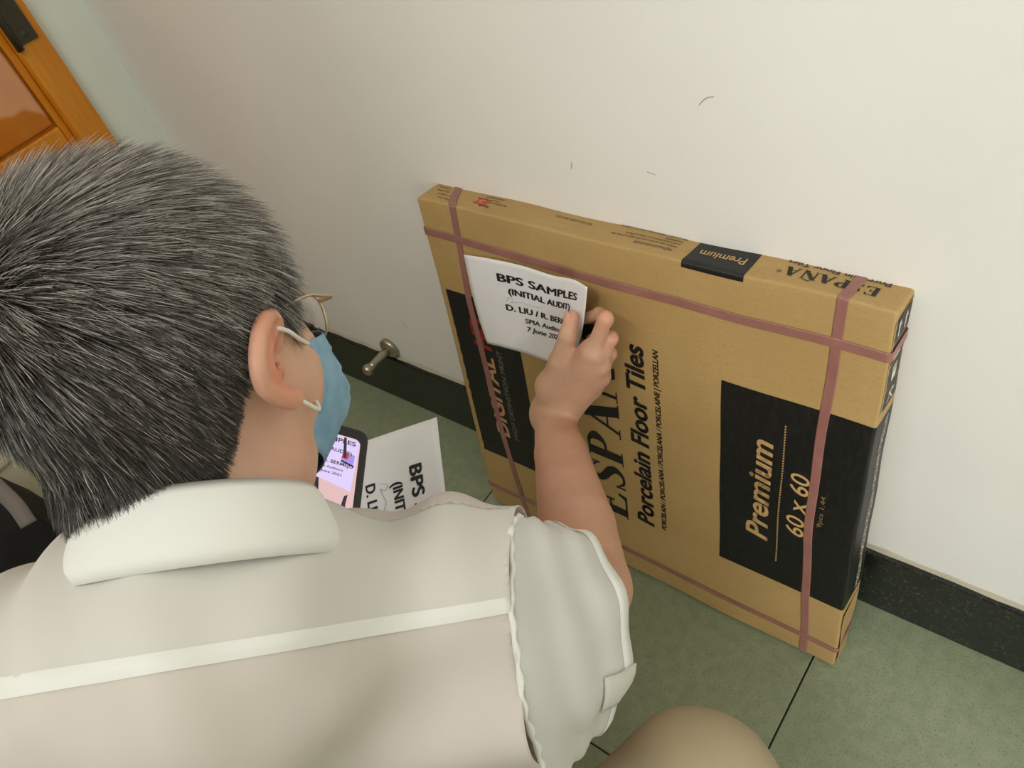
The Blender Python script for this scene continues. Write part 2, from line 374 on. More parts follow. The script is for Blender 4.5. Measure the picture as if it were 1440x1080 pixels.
def over(x, t):          # front face just below the top edge, round the edge, then the top face
    r = 0.0035
    if t < 0: return shape((x, 0, H-r+t))+A([0, -0.0003, 0])
    if t < 1: a = t*math.pi/2; c = shape((x, 0, H-r)); return c+A([0, r-(r+0.0003)*math.cos(a), (r+0.0003)*math.sin(a)])+A([0, 0, dtop(x, 0)*0.6*t])
    return shape((x, r+(t-1), H))+A([0, 0, 0.0003])
patch('black_print_panel', np.linspace(0.391, 0.461, 8), [-0.004, -0.002, -0.0001, 0.25, 0.5, 0.75, 0.999, 1.006, 1.016, 1.026, 1.036, 1.0395], over, ink_m)
ft = front(0.0006)
UPW = ((0, 1), (-1, 0))
def vert(s, x, z0, z1, cap, mat, **k): return lay(s, (x, z0), (0, 1), z1-z0, cap, ft, mat, 'lettering', carton, up=(-1, 0), **k)
vert('Premium', 0.505, 0.206, 0.382, 0.0285, tan_ink_m, off=0.012, shear=0.18, bold=0.02)
vert('60 x 60', 0.551, 0.240, 0.348, 0.0225, tan_ink_m, off=0.008, shear=0.12)
vert('9pcs 1.44', 0.5715, 0.272, 0.326, 0.0058, plain('dim_tan_ink', lin(140, 112, 76), 0.6))
V = []; F = []
for i in range(58):
    z = 0.175+0.240*i/57
    for dx, dz in ((-.0009, -.0012), (.0009, -.0012), (.0009, .0012), (-.0009, .0012)): V.append(ft(0.5185+dx, z+dz))
    F.append((4*i, 4*i+1, 4*i+2, 4*i+3))
mesh('dotted_line', V, F, tan_ink_m, carton)
vert('Porcelain Floor Tiles', 0.336, 0.130, 0.464, 0.0270, text_m, off=0.016, shear=0.12, bold=0.03)
vert('PORCELAIN / PORCELANA / PORCELANA / PORCELAINE | PORZELLAN', 0.357, 0.134, 0.466, 0.0075, text_m, off=0.012, shear=0.15, bold=0.03)
# big serif word drawn stroke by stroke
def serif_word(letters):
    V = []; F = []; x = 0.0
    def poly(pts):
        k = len(V); V.extend((x+a, b) for a, b in pts); F.append(tuple(range(k, k+len(pts))))
    def bar(x0, y0, x1, y1, t, horiz=True):
        h = t/2
        poly([(x0-h, y0), (x0+h, y0), (x1+h, y1), (x1-h, y1)] if horiz else [(x0, y0-h), (x1, y1-h), (x1, y1+h), (x0, y0+h)])
    def ser(cx, y, w=0.13): poly([(cx-w, y), (cx+w, y), (cx+w, y+0.035), (cx-w, y+0.035)])
    def curve(pts, ws):
        P = smooth_path([(a, b, 0) for a, b in pts], 26)[:, :2]; Wd = np.interp(np.linspace(0, 1, 26), np.linspace(0, 1, len(ws)), ws)
        T = np.gradient(P, axis=0); T /= np.linalg.norm(T, axis=1)[:, None]; Nn = np.stack([-T[:, 1], T[:, 0]], 1)
        k = len(V); V.extend((x+a, b) for a, b in P+Nn*Wd[:, None]/2); V.extend((x+a, b) for a, b in P-Nn*Wd[:, None]/2)
        for i in range(25): F.append((k+i, k+26+i, k+27+i, k+i+1))
    for ch in letters:
        if ch == 'E':
            bar(0.17, 0, 0.17, 1, 0.20); ser(0.15, 0); ser(0.15, 0.965)
            poly([(0.2, 0), (0.62, 0), (0.66, 0.25), (0.61, 0.25), (0.52, 0.06), (0.2, 0.06)]); poly([(0.2, 1), (0.60, 1), (0.62, 0.78), (0.57, 0.78), (0.50, 0.94), (0.2, 0.94)])
            poly([(0.2, 0.48), (0.42, 0.48), (0.42, 0.54), (0.2, 0.54)]); poly([(0.40, 0.38), (0.45, 0.38), (0.45, 0.64), (0.40, 0.64)]); x += 0.76
        elif ch == 'S':
            curve([(0.50, 0.80), (0.40, 0.95), (0.24, 0.94), (0.14, 0.78), (0.24, 0.60), (0.40, 0.45), (0.48, 0.26), (0.38, 0.07), (0.20, 0.05), (0.08, 0.22)],
                  [0.03, 0.07, 0.09, 0.15, 0.20, 0.21, 0.16, 0.09, 0.07, 0.03])
            poly([(0.50, 0.72), (0.54, 0.72), (0.54, 0.99), (0.50, 0.99)]); poly([(0.04, 0.01), (0.08, 0.01), (0.08, 0.29), (0.04, 0.29)]); x += 0.64
        elif ch == 'P':
            bar(0.17, 0, 0.17, 1, 0.20); ser(0.17, 0, 0.17); ser(0.15, 0.965)
            curve([(0.22, 0.965), (0.42, 0.95), (0.54, 0.76), (0.44, 0.52), (0.22, 0.47)], [0.06, 0.10, 0.21, 0.10, 0.05]); x += 0.68
        elif ch == 'A':
            bar(0.10, 0, 0.38, 1, 0.07); bar(0.62, 0, 0.38, 1.0, 0.23); poly([(0.2, 0.32), (0.55, 0.32), (0.55, 0.37), (0.2, 0.37)]); ser(0.10, 0, 0.12); ser(0.63, 0, 0.15); x += 0.80
        elif ch == 'N' or ch == 'n':
            bar(0.14, 0, 0.14, 1, 0.07); bar(0.70, 0, 0.70, 1, 0.07); bar(0.66, 0, 0.17, 1, 0.22); ser(0.14, 0, 0.12); ser(0.70, 0.965, 0.12); ser(0.12, 0.965, 0.10)
            if ch == 'n': curve([(0.22, 1.10), (0.32, 1.17), (0.44, 1.12), (0.56, 1.07), (0.66, 1.15)], [0.03, 0.07, 0.07, 0.07, 0.03])
            x += 0.90
    V = A(V); L = V[:, 0].max(); V[:, 0] /= L; return V, F
ESP = serif_word('ESPAnA')
lay('', (0.292, 0.117), (0, 1), 0.372, 0.058, ft, text_m, 'lettering', carton, up=(-1, 0), G=ESP)
vert('DIGITAL', 0.077, 0.190, 0.352, 0.0235, plain('dull_tan_ink', lin(186, 140, 104), 0.6), off=0.03, shear=0.15)
vert('HD', 0.077, 0.365, 0.420, 0.030, dark_red_m, off=0.05, shear=0.15)
vert('HIGH DEFINITION PRINT', 0.0955, 0.192, 0.372, 0.0085, plain('dim_grey_ink', lin(120, 112, 98), 0.6), off=0.005)
# print on the top edge, reading from the wall side
tp = topf(0.0007)
def upside(s, x, y, L, cap, mat, **k): return lay(s, (x, y), (-1, 0), L, cap, tp, mat, 'lettering', carton, up=(0, -1), **k)
upside('Premium', 0.452, 0.0285, 0.052, 0.0115, tan_ink_m, off=0.01)
lay('', (0.585, 0.030), (-1, 0), 0.092, 0.015, tp, text_m, 'lettering', carton, up=(0, -1), G=ESP)
upside('®', 0.491, 0.022, 0.005, 0.005, text_m)
upside('Porcelain Floor Tiles', 0.590, 0.0425, 0.100, 0.0075, text_m, off=0.01)
upside('INSTALLATION GUIDE', 0.371, 0.0165, 0.048, 0.0042, text_m)
upside('Follow the arrows on the back of the tile', 0.373, 0.0235, 0.084, 0.0036, text_m)
upside('and avoid floors or wet surfaces', 0.374, 0.0295, 0.070, 0.0036, text_m)
upside('WARNING', 0.375, 0.0355, 0.022, 0.0036, text_m)
upside('No product information after installation', 0.376, 0.0415, 0.085, 0.0036, text_m)
upside('PAT UIO 2-2006-2007575-0', 0.257, 0.032, 0.050, 0.0042, text_m)
upside('www.', 0.089, 0.019, 0.006, 0.003, text_m); upside('Xarela', 0.113, 0.0165, 0.017, 0.0042, text_m, off=0.02)
for k, (yy, L, x) in enumerate(((0.0255, 0.030, 0.134), (0.031, 0.036, 0.118), (0.0365, 0.030, 0.122))): upside(['Manufactured by', 'Porcelain floor tiles', 'Imported goods'][k], x, yy, L, 0.0034, text_m)
for k, (x, yy, L) in enumerate(((0.052, 0.012, 0.022), (0.050, 0.020, 0.028), (0.036, 0.028, 0.022), (0.030, 0.036, 0.018))): upside(['Tile lot', 'Porcelain', 'Quality', 'Checked'][k], x, yy, L, 0.0036, text_m)
patch('red_emblem', np.linspace(0.086, 0.104, 5), np.linspace(0.0165, 0.0300, 4), topf(0.0005), red_ink_m)
def ring(cx, cy, r0, r1, fn, mat, a0=0, a1=2*math.pi, n=18, name='emblem_mark'):
    V = []; F = []
    for i in range(n+1):
        a = a0+(a1-a0)*i/n
        V += [fn(cx+r0*math.cos(a), cy+r0*math.sin(a)), fn(cx+r1*math.cos(a), cy+r1*math.sin(a))]
        if i: F.append((2*i-2, 2*i-1, 2*i+1, 2*i))
    return mesh(name, V, F, mat, carton)
ring(0.096, 0.0232, 0.0030, 0.0042, topf(0.0008), tan_ink_m, 0.4, 5.6); ring(0.092, 0.0245, 0.0012, 0.0022, topf(0.0008), tan_ink_m)
# print on the right end
sd = sidef(0.0007)
lay('PORCELAIN / PORCELANA / PORCELANA / PORCELAINE / PORZELLAN', (0.031, 0.142), (0, 1), 0.305, 0.0085, sd, white_ink_m, 'lettering', carton, up=(-1, 0))
for k, (z0, z1) in enumerate(((0.471, 0.498), (0.5005, 0.529), (0.5315, 0.5565), (0.559, 0.588))):
    patch('handling_symbol', np.linspace(0.001, D-0.004, 5), np.linspace(z0, z1, 4), sidef(0.0004), ink_m)
    zc = (z0+z1)/2; cc = 0.021
    def pol(pts): mesh('symbol_mark', [sd(*q) for q in pts], [tuple(range(len(pts)))], white_ink_m, carton)
    if k == 0:
        for a in (0.6, 2.2): pol([(cc+0.010*math.cos(a)-0.001*math.sin(a), zc+0.010*math.sin(a)+0.001*math.cos(a)), (cc+0.010*math.cos(a)+0.001*math.sin(a), zc+0.010*math.sin(a)-0.001*math.cos(a)), (cc-0.010*math.cos(a)+0.001*math.sin(a), zc-0.010*math.sin(a)-0.001*math.cos(a)), (cc-0.010*math.cos(a)-0.001*math.sin(a), zc-0.010*math.sin(a)+0.001*math.cos(a))])
        ring(cc, zc, 0.0065, 0.0085, sd, white_ink_m, 0.3, 2.6, name='symbol_mark')
    elif k == 1:
        pol([(cc-0.006, zc-0.009), (cc+0.006, zc-0.009), (cc+0.007, zc+0.002), (cc-0.007, zc+0.002)])
        for j in range(4): pol([(cc-0.0065+0.0035*j, zc+0.003), (cc-0.0042+0.0035*j, zc+0.003), (cc-0.0042+0.0035*j, zc+0.010), (cc-0.0065+0.0035*j, zc+0.010)])
    elif k == 2: pol([(cc-0.009, zc-0.009), (cc+0.009, zc-0.009), (cc+0.009, zc-0.001), (cc-0.009, zc-0.001)])
    else:
        for s_ in (-0.008, 0.008): pol([(cc+s_-0.0015, zc-0.010), (cc+s_+0.0015, zc-0.010), (cc+s_+0.0015, zc+0.003), (cc+s_+0.004, zc+0.003), (cc+s_, zc+0.011), (cc+s_-0.004, zc+0.003), (cc+s_-0.0015, zc+0.003)])
# tucked end flap at the upper right corner, worn lower corner
V = [];
mesh('flap_slit', [sidef(0.0008)(0.002, H-0.0125), sidef(0.0008)(0.006, H-0.0105), sidef(0.0008)(0.022, H-0.0070), sidef(0.0008)(0.040, H-0.0050), sidef(0.0008)(0.040, H-0.0066), sidef(0.0008)(0.022, H-0.0092), sidef(0.0008)(0.006, H-0.0140)], [(0, 6, 5, 1), (1, 5, 2), (2, 5, 4, 3)], text_m, carton)
patch('end_flap', np.linspace(0.003, D-0.003, 6), np.linspace(0.006, 0.115, 8), lambda y, z: shape((W, y, z))+A([0.0012+0.0012*math.sin(90*y+40*z)*math.sin(33*z), 0, 0]), kraft_m)
# mauve strapping bands
def band(path, wdir, w, name='strap'):
    P = A(path); V = []; F = []; n = len(P)
    for i in range(n):
        t = unit(P[(i+1) % n]-P[i-1]); s = unit(A(wdir)-t*np.dot(wdir, t)); o = unit(np.cross(s, t))
        if np.dot(o, P[i]-A([W/2, D/2, H/2])) < 0: o = -o
        for a, b in ((-1, 0), (-0.85, 1), (0.85, 1), (1, 0)): V.append(P[i]+s*a*w/2+o*b*0.0007)
    for i in range(n):
        j = (i+1) % n
        for k in range(3): F.append((4*i+k, 4*i+k+1, 4*j+k+1, 4*j+k))
    return mesh(name, V, F, strap_m, carton)
def rim(L, n): return np.concatenate([[0.0, 0.0012, 0.0024], np.linspace(0.0036, L-0.0036, n), [L-0.0024, L-0.0012]])
def hloop(zf, e, w):
    c = [shape((x, 0, zf(x)), off=e) for x in rim(W, 26)]+[shape((W, y, zf(W)), off=e) for y in rim(D, 7)]
    c += [shape((W-x, D, zf(W-x)), off=e*0.5) for x in rim(W, 12)]+[shape((0, D-y, zf(0)), off=e) for y in rim(D, 6)]
    return band(c[::-1], (0, 0, 1), w)
def vloop(xf, e, w):
    c = [shape((xf(H-z), 0, H-z), off=e) for z in rim(H, 26)]+[shape((xf(0), y, 0), off=e*0.3) for y in rim(D, 6)]
    c += [shape((xf(H), D, z), off=e*0.5) for z in rim(H, 12)]+[shape((xf(H+D-y), D-y, H), off=e) for y in rim(D, 7)]
    return band(c[::-1], (-1, 0, 0), w)
vloop(lambda z: float(np.interp(z, [0, 0.04, 0.2, 0.45, 0.55, 0.6, 0.606, 0.645], [0.079, 0.076, 0.062, 0.055, 0.062, 0.064, 0.058, 0.036])), 0.0006, 0.0110)
vloop(lambda z: 0.5605-0.004*math.sin(z*5.2)+(0.006 if z < 0.25 else 0)*min(1, (0.25-z)/0.2), 0.0006, 0.0110)
hloop(lambda x: 0.548+0.003*math.sin(x*5+2.6), 0.0012, 0.0115)
hloop(lambda x: 0.043+0.003*math.sin(x*6+1), 0.0012, 0.0085)

# ------------------------------------------------------------------ implicit surfaces (smooth union of tapered limbs, then surface nets)
class Field:
    def __init__(s, xs, ys, zs):
        s.ax = [A(xs, np.float64), A(ys, np.float64), A(zs, np.float64)]
        s.f = np.full([len(a) for a in s.ax], 1.0, np.float32)
    def put(s, lo, hi, fn, k, sub=False):
        m = k*1.2+0.012; sl = []
        for a, l, h in zip(s.ax, lo, hi):
            i, j = np.searchsorted(a, l-m), np.searchsorted(a, h+m); sl.append(slice(i, j))
        if any(q.stop-q.start < 1 for q in sl): return
        X = s.ax[0][sl[0]][:, None, None]; Y = s.ax[1][sl[1]][None, :, None]; Z = s.ax[2][sl[2]][None, None, :]
        d = fn(X, Y, Z).astype(np.float32); b = s.f[tuple(sl)]
        if sub:
            h = np.clip(0.5-0.5*(b+d)/k, 0, 1); s.f[tuple(sl)] = b*(1-h)-d*h+k*h*(1-h); return
        h = np.clip(0.5+0.5*(b-d)/k, 0, 1); s.f[tuple(sl)] = b*(1-h)+d*h-k*h*(1-h)
    def cone(s, a, b, ra, rb, k=0.01, sub=False):
        a = A(a, float); b = A(b, float); ab = b-a; L2 = max(ab @ ab, 1e-12)
        def fn(X, Y, Z):
            t = np.clip(((X-a[0])*ab[0]+(Y-a[1])*ab[1]+(Z-a[2])*ab[2])/L2, 0, 1)
            return np.sqrt((X-a[0]-t*ab[0])**2+(Y-a[1]-t*ab[1])**2+(Z-a[2]-t*ab[2])**2)-(ra+(rb-ra)*t)
        r = max(ra, rb); s.put(np.minimum(a, b)-r, np.maximum(a, b)+r, fn, k, sub)
    def ell(s, c, M, r, k=0.01, sub=False, wide=0.0):        # M: columns are the ellipsoid's axes
        c = A(c, float); r = A(r, float); M = A(M, float)
        def fn(X, Y, Z):
            q = [((X-c[0])*M[0, i]+(Y-c[1])*M[1, i]+(Z-c[2])*M[2, i]) for i in range(3)]
            k0 = np.sqrt(sum((q[i]/r[i])**2 for i in range(3))); k1 = np.sqrt(sum((q[i]/r[i]**2)**2 for i in range(3)))
            return k0*(k0-1)/np.maximum(k1, 1e-6)
        e = np.sqrt(((M*r)**2).sum(1))+k+wide; s.put(c-e, c+e, fn, k, sub)
    def net(s):
        f = s.f; g = f < 0; nx, ny, nz = f.shape
        c = np.zeros((nx-1, ny-1, nz-1), np.uint8)
        for dx in (0, 1):
            for dy in (0, 1):
                for dz in (0, 1): c += g[dx:nx-1+dx, dy:ny-1+dy, dz:nz-1+dz]
        I = np.argwhere((c > 0) & (c < 8)); del c
        idx = np.full((nx-1, ny-1, nz-1), -1, np.int32); idx[I[:, 0], I[:, 1], I[:, 2]] = np.arange(len(I))
        P = np.zeros((len(I), 3)); cnt = np.zeros(len(I))
        corn = [(dx, dy, dz) for dx in (0, 1) for dy in (0, 1) for dz in (0, 1)]
        vals = {q: f[I[:, 0]+q[0], I[:, 1]+q[1], I[:, 2]+q[2]].astype(np.float64) for q in corn}
        pos = {q: np.stack([s.ax[i][I[:, i]+q[i]] for i in range(3)], 1) for q in corn}
        for q in corn:
            for ax in range(3):
                if q[ax]: continue
                w = list(q); w[ax] = 1; w = tuple(w); a, b = vals[q], vals[w]; m = (a < 0) != (b < 0)
                t = np.where(m, a/np.where(m, a-b, 1), 0)
                P[m] += (pos[q]+t[:, None]*(pos[w]-pos[q]))[m]; cnt[m] += 1
        P /= np.maximum(cnt, 1)[:, None]; Q = []
        for ax in range(3):
            u, v = (ax+1) % 3, (ax+2) % 3
            sa = [slice(None)]*3; sb = [slice(None)]*3; sa[ax] = slice(0, -1); sb[ax] = slice(1, None)
            E = np.argwhere(g[tuple(sa)] != g[tuple(sb)])
            E = E[(E[:, u] > 0) & (E[:, v] > 0) & (E[:, u] < f.shape[u]-1) & (E[:, v] < f.shape[v]-1)]
            ins = g[E[:, 0], E[:, 1], E[:, 2]]
            def at(du, dv): k = E.copy(); k[:, u] -= du; k[:, v] -= dv; return idx[k[:, 0], k[:, 1], k[:, 2]]
            q = np.stack([at(0, 0), at(1, 0), at(1, 1), at(0, 1)], 1); q[~ins] = q[~ins][:, ::-1]; Q.append(q)
        return P, np.concatenate(Q)
def relax(P, Q, n, w=0.5):
    P = P.copy()
    e = np.concatenate([Q[:, [0, 1]], Q[:, [1, 2]], Q[:, [2, 3]], Q[:, [3, 0]]])
    for _ in range(n):
        S = np.zeros_like(P); c = np.zeros(len(P))
        for a, b in ((0, 1), (1, 0)):
            for i in range(3): S[:, i] += np.bincount(e[:, a], P[e[:, b], i], len(P))
            c += np.bincount(e[:, a], minlength=len(P))
        P += w*(S/np.maximum(c, 1)[:, None]-P)
    return P
def compact(P, Q):
    u, inv = np.unique(Q, return_inverse=True); return P[u], inv.reshape(Q.shape), u
def ticks(lo, hi, fine, step, fstep):
    t = [lo]
    while t[-1] < hi: t.append(t[-1]+(fstep if any(a <= t[-1] <= b for a, b in fine) else step))
    return t

# ------------------------------------------------------------------ the crouching man: joints
HF = unit((-0.2894, 0.7825, -0.5513)); HU = (-0.3612, 0.4441, 0.8199); HR = unit(np.cross(HF, HU)); HU = np.cross(HR, HF)
HM = np.stack([HR, HF, HU], 1)                       # head axes: right, forward, up
HO = A([-0.1801, -0.5060, 0.8418])
hd = lambda x, y, z: HO+HM @ A([x, y, z])
TRC = unit((0.80, 0.60, 0)); TR_ = unit((0.683, 0.683, -0.239)); TF_ = unit((-0.683, 0.683, 0))
S_R = A((-0.0175,-0.4650,0.6344)); T3 = S_R-0.170*TR_-0.01*TF_; S_L = T3-0.175*TR_+0.02*TF_-0.028*A([-0.299, 0.680, 0.669])
NB = A((-0.1236,-0.5779,0.7631))                            # base of the neck, inside
HIP = A([-0.105, -0.835, 0.265])
E_R = A((-0.0570,-0.3400,0.4101)); W_R = A((-0.2597,-0.1314,0.3630))
KN_R = A((0.1248,-0.4532,0.3966)); AN_R = A([0.03, -0.60, 0.085]); HP_R = HIP+0.085*TRC
KN_L = A([-0.49, -0.66, 0.41]); AN_L = A([-0.43, -0.76, 0.085]); HP_L = HIP-0.085*TRC
E_L = S_L+A([-0.03, 0.19, -0.21]); PH = A((-0.2252,-0.4495,0.6063)); W_L = A((-0.2171,-0.5056,0.5722))
SP = unit(T3-HIP); SF = unit(np.cross(SP, TR_)); 
if SF @ TF_ < 0: SF = -SF
TM = np.stack([TR_, SF, SP], 1)

fx = [(-0.36, -0.02)]; fy = [(-0.62, -0.34), (-0.21, -0.02)]; fz = [(0.355, 0.52), (0.72, 1.02)]
B = Field(ticks(-0.72, 0.26, fx, 0.007, 0.0021), ticks(-1.02, -0.015, fy, 0.007, 0.0021), ticks(-0.01, 1.04, fz, 0.007, 0.0021))
def head(B):
    e = lambda c, r, k=0.012, sub=False: B.ell(hd(*c), HM, r, k, sub)
    co = lambda a, b, ra, rb, k=0.012, sub=False: B.cone(hd(*a), hd(*b), ra, rb, k, sub)
    e((0, -0.012, 0.040), (0.0765, 0.098, 0.088), 0.01)           # skull
    e((0, 0.035, -0.025), (0.062, 0.062, 0.085), 0.02)            # face
    co((-0.045, 0.01, -0.072), (0, 0.068, -0.098), 0.022, 0.017, 0.02); co((0.045, 0.01, -0.072), (0, 0.068, -0.098), 0.022, 0.017, 0.02)
    for s in (-1, 1):
        co((s*0.052, 0.045, -0.022), (s*0.058, 0.012, -0.012), 0.020, 0.016, 0.02)       # cheekbone
        co((s*0.012, 0.092, 0.024), (s*0.040, 0.078, 0.026), 0.009, 0.007, 0.016)        # brow
        co((s*0.056, 0.025, 0.014), (s*0.044, 0.064, -0.004), 0.016, 0.018, 0.02)
        e((s*0.032, 0.086, 0.006), (0.016, 0.010, 0.011), 0.006, True)                    # eye socket
        e((s*0.032, 0.079, 0.005), (0.0125, 0.0125, 0.0125), 0.002)                       # eyeball
        co((s*0.020, 0.088, 0.0115), (s*0.044, 0.080, 0.0100), 0.0028, 0.0022, 0.003)     # upper lid
        co((s*0.014, 0.098, -0.036), (s*0.012, 0.095, -0.034), 0.008, 0.007, 0.006)       # nostril wing
    co((0, 0.095, 0.012), (0, 0.114, -0.030), 0.009, 0.0125, 0.010)
    co((-0.020, 0.090, -0.062), (0.020, 0.090, -0.062), 0.006, 0.006, 0.006); co((-0.018, 0.090, -0.071), (0.018, 0.090, -0.071), 0.007, 0.007, 0.006)
def ears(B):
    for s in (-1, 1):
        h = lambda x, y, z: hd(s*x, y, z)
        P = smooth_path([(0.0760, 0.012, 0.008), (0.0800, 0.012, 0.019), (0.0860, 0.003, 0.0265), (0.0915, -0.011, 0.0255), (0.0945, -0.0235, 0.016), (0.0945, -0.0300, 0.002), (0.0920, -0.0270, -0.010), (0.0890, -0.0150, -0.0190), (0.0850, 0.0010, -0.0240), (0.0785, 0.008, -0.0220)], 26)
        R = np.interp(np.linspace(0, 1, 26), [0, 0.15, 0.35, 0.6, 0.8, 0.92, 1], [0.0035, 0.0042, 0.0046, 0.0044, 0.0050, 0.0066, 0.005])
        for i in range(25): B.cone(h(*P[i]), h(*P[i+1]), R[i], R[i+1], 0.003)
        Q = smooth_path([(0.0830, 0.003, 0.017), (0.0880, -0.010, 0.013), (0.0895, -0.0175, 0.000), (0.0860, -0.0080, -0.0115)], 14)
        for i in range(13): B.cone(h(*Q[i]), h(*Q[i+1]), 0.0034, 0.0034, 0.004)            # inner fold
        for i in range(4, 24): B.cone(h(*P[i]), h(0.074+0.2*(P[i][0]-0.074), 0.2*P[i][1]-0.001, 0.55*P[i][2]), 0.0030, 0.0040, 0.004)   # back of the shell
        B.cone(h(0.0765, 0.0075, -0.006), h(0.0800, 0.0045, -0.004), 0.0045, 0.0030, 0.003)   # tragus
def hand(B, w, mcp, fingers, thumb, rw=0.0198):
    for m, r in zip(mcp, (0.0125, 0.0125, 0.0118, 0.0105)):
        B.cone(w, m, rw, r, 0.018)
    for i in range(3): B.cone(mcp[i], mcp[i+1], 0.0115, 0.0105, 0.008)
    for f, r in zip(fingers, (0.0088, 0.0088, 0.0084, 0.0076)):
        for i in range(len(f)-1): B.cone(f[i], f[i+1], r*(1.12-0.12*i), r*(1.0-0.12*i), 0.0035)
        B.cone(f[1], A(f[1])+1e-4, r*1.08, r*1.08, 0.003)
    t = thumb
    B.cone(w, t[0], rw*0.9, 0.0185, 0.02); B.cone(t[0], t[1], 0.0170, 0.0125, 0.012); B.cone(t[1], t[2], 0.0118, 0.0105, 0.006); B.cone(t[2], t[3], 0.0108, 0.0088, 0.004)
    B.cone(t[0], mcp[0], 0.014, 0.0105, 0.016)
head(B); ears(B)
B.cone(NB, hd(0, -0.030, -0.045), 0.056, 0.054, 0.025)
B.cone(NB, hd(0, 0.015, -0.060), 0.048, 0.048, 0.03)
B.cone(NB, T3, 0.056, 0.08, 0.03)
B.ell(T3*0.6+HIP*0.4, TM, (0.155, 0.095, 0.22), 0.05); B.ell(HIP+0.06*SP, TM, (0.150, 0.105, 0.15), 0.05)
for s in (S_R, S_L): B.cone(NB-0.05*SP, s, 0.040, 0.044, 0.03)
B.cone(S_R, E_R, 0.046, 0.043, 0.03); B.cone(S_L, E_L, 0.053, 0.042, 0.03)
FM = E_R+(W_R-E_R)*0.30
B.cone(E_R, FM, 0.043, 0.0435, 0.006); B.cone(FM, E_R+(W_R-E_R)*0.72, 0.0435, 0.0330, 0.004); B.cone(E_R+(W_R-E_R)*0.72, W_R+(W_R-E_R)*0.03, 0.0330, 0.0232, 0.004)
B.cone(E_L, E_L+(W_L-E_L)*0.35, 0.042, 0.040, 0.02); B.cone(E_L+(W_L-E_L)*0.35, W_L, 0.040, 0.025, 0.02)
MCP = [A(q) for q in ((-0.1864,-0.1073,0.4883), (-0.1841,-0.1029,0.4629), (-0.1929,-0.0981,0.4328), (-0.2104,-0.0956,0.4011))]
FIN = [[MCP[0], (-0.1658,-0.0952,0.5378), (-0.1881,-0.0781,0.5230), (-0.2205,-0.0722,0.4973)], [MCP[1], (-0.1706,-0.0896,0.4992), (-0.1927,-0.0746,0.4843), (-0.2144,-0.0736,0.4666)],
       [MCP[2], (-0.1803,-0.0853,0.4661), (-0.2002,-0.0746,0.4556), (-0.2187,-0.0754,0.4401)], [MCP[3], (-0.1969,-0.0845,0.4293), (-0.2108,-0.0768,0.4264), (-0.2247,-0.0775,0.4146)]]
THB = [A(q) for q in ((-0.2513,-0.1258,0.4163), (-0.2330,-0.1188,0.4645), (-0.2191,-0.1074,0.5021), (-0.2162,-0.0953,0.5227))]
hand(B, W_R, MCP, FIN, THB)
DN = unit(A([0.25, -0.80, 0.55]))
for q in MCP: B.cone(W_R+(q-W_R)*0.15+DN*0.0165, q+DN*0.0098, 0.0026, 0.0034, 0.006)
# left hand holds the phone and the sheet from below
LU = unit(A((-0.2240,-0.3889,0.6345))-A((-0.2629,-0.4233,0.6837))); LD = A((-0.1347,-0.5152,0.6207))-A((-0.2240,-0.3889,0.6345)); LD = unit(LD-LU*(LU @ LD)); LN = unit(np.cross(LU, LD))
if LN[2] < 0: LN = -LN
P_0 = A((-0.2629,-0.4233,0.6837))
lp = lambda a, b, c: P_0+LU*a+LD*b+LN*c       # phone frame: across, down, out of the screen
W_L2 = lp(-0.005, 0.150, -0.045)
B.cone(W_L, W_L2, 0.025, 0.022, 0.02)
LM = [lp(0.012, 0.103, -0.034), lp(0.012, 0.120, -0.036), lp(0.012, 0.136, -0.036), lp(0.014, 0.150, -0.034)]
LF = [[LM[i], lp(0.045, 0.100+0.017*i, -0.036), lp(0.064, 0.099+0.017*i, -0.026), lp(0.0815, 0.099+0.017*i, -0.008)] for i in range(4)]
hand(B, W_L2, LM, LF, [lp(-0.010, 0.135, -0.032), lp(-0.018, 0.118, -0.014), lp(-0.012, 0.098, 0.004), lp(0.003, 0.088, 0.0115)])
for hp, kn, an in ((HP_R, KN_R, AN_R), (HP_L, KN_L, AN_L)):
    B.cone(hp, kn, 0.074, 0.054, 0.04); cm = an+(kn-an)*0.62
    B.cone(kn, cm, 0.050, 0.048, 0.03); B.cone(cm, an, 0.048, 0.034, 0.03)
    td = unit(A([kn[0]-hp[0], kn[1]-hp[1], 0])); B.cone(an-A([0, 0, 0.035])-0.03*td, an+td*0.13-A([0, 0, 0.052]), 0.032, 0.024, 0.02)
P, Q = B.net(); P = relax(P, Q, 2, 0.5); P, Q, _ = compact(P, Q)
man = empty('person', (HIP[0], HIP[1], 0), 'crouching person in a white shirt with short grey hair holding a sheet against the carton', 'person')
body = own(fast_mesh('body', P, Q, skin_m), man)
L = (P-HO) @ HM
fl_ = np.exp(-(((np.abs(L[:, 0])-0.092)/0.018)**2+(L[:, 1]+0.006)**2/0.022**2+(L[:, 2]-0.002)**2/0.034**2))*0.9
for q, r in [(FIN[0][1], 0.015), (THB[3], 0.012), (FIN[1][1], 0.014)]: fl_ = np.maximum(fl_, 0.45*np.exp(-((P-A(q))**2).sum(1)/r**2))
at = body.data.attributes.new('flush', 'FLOAT', 'POINT'); at.data.foreach_set('value', fl_.astype(np.float32))
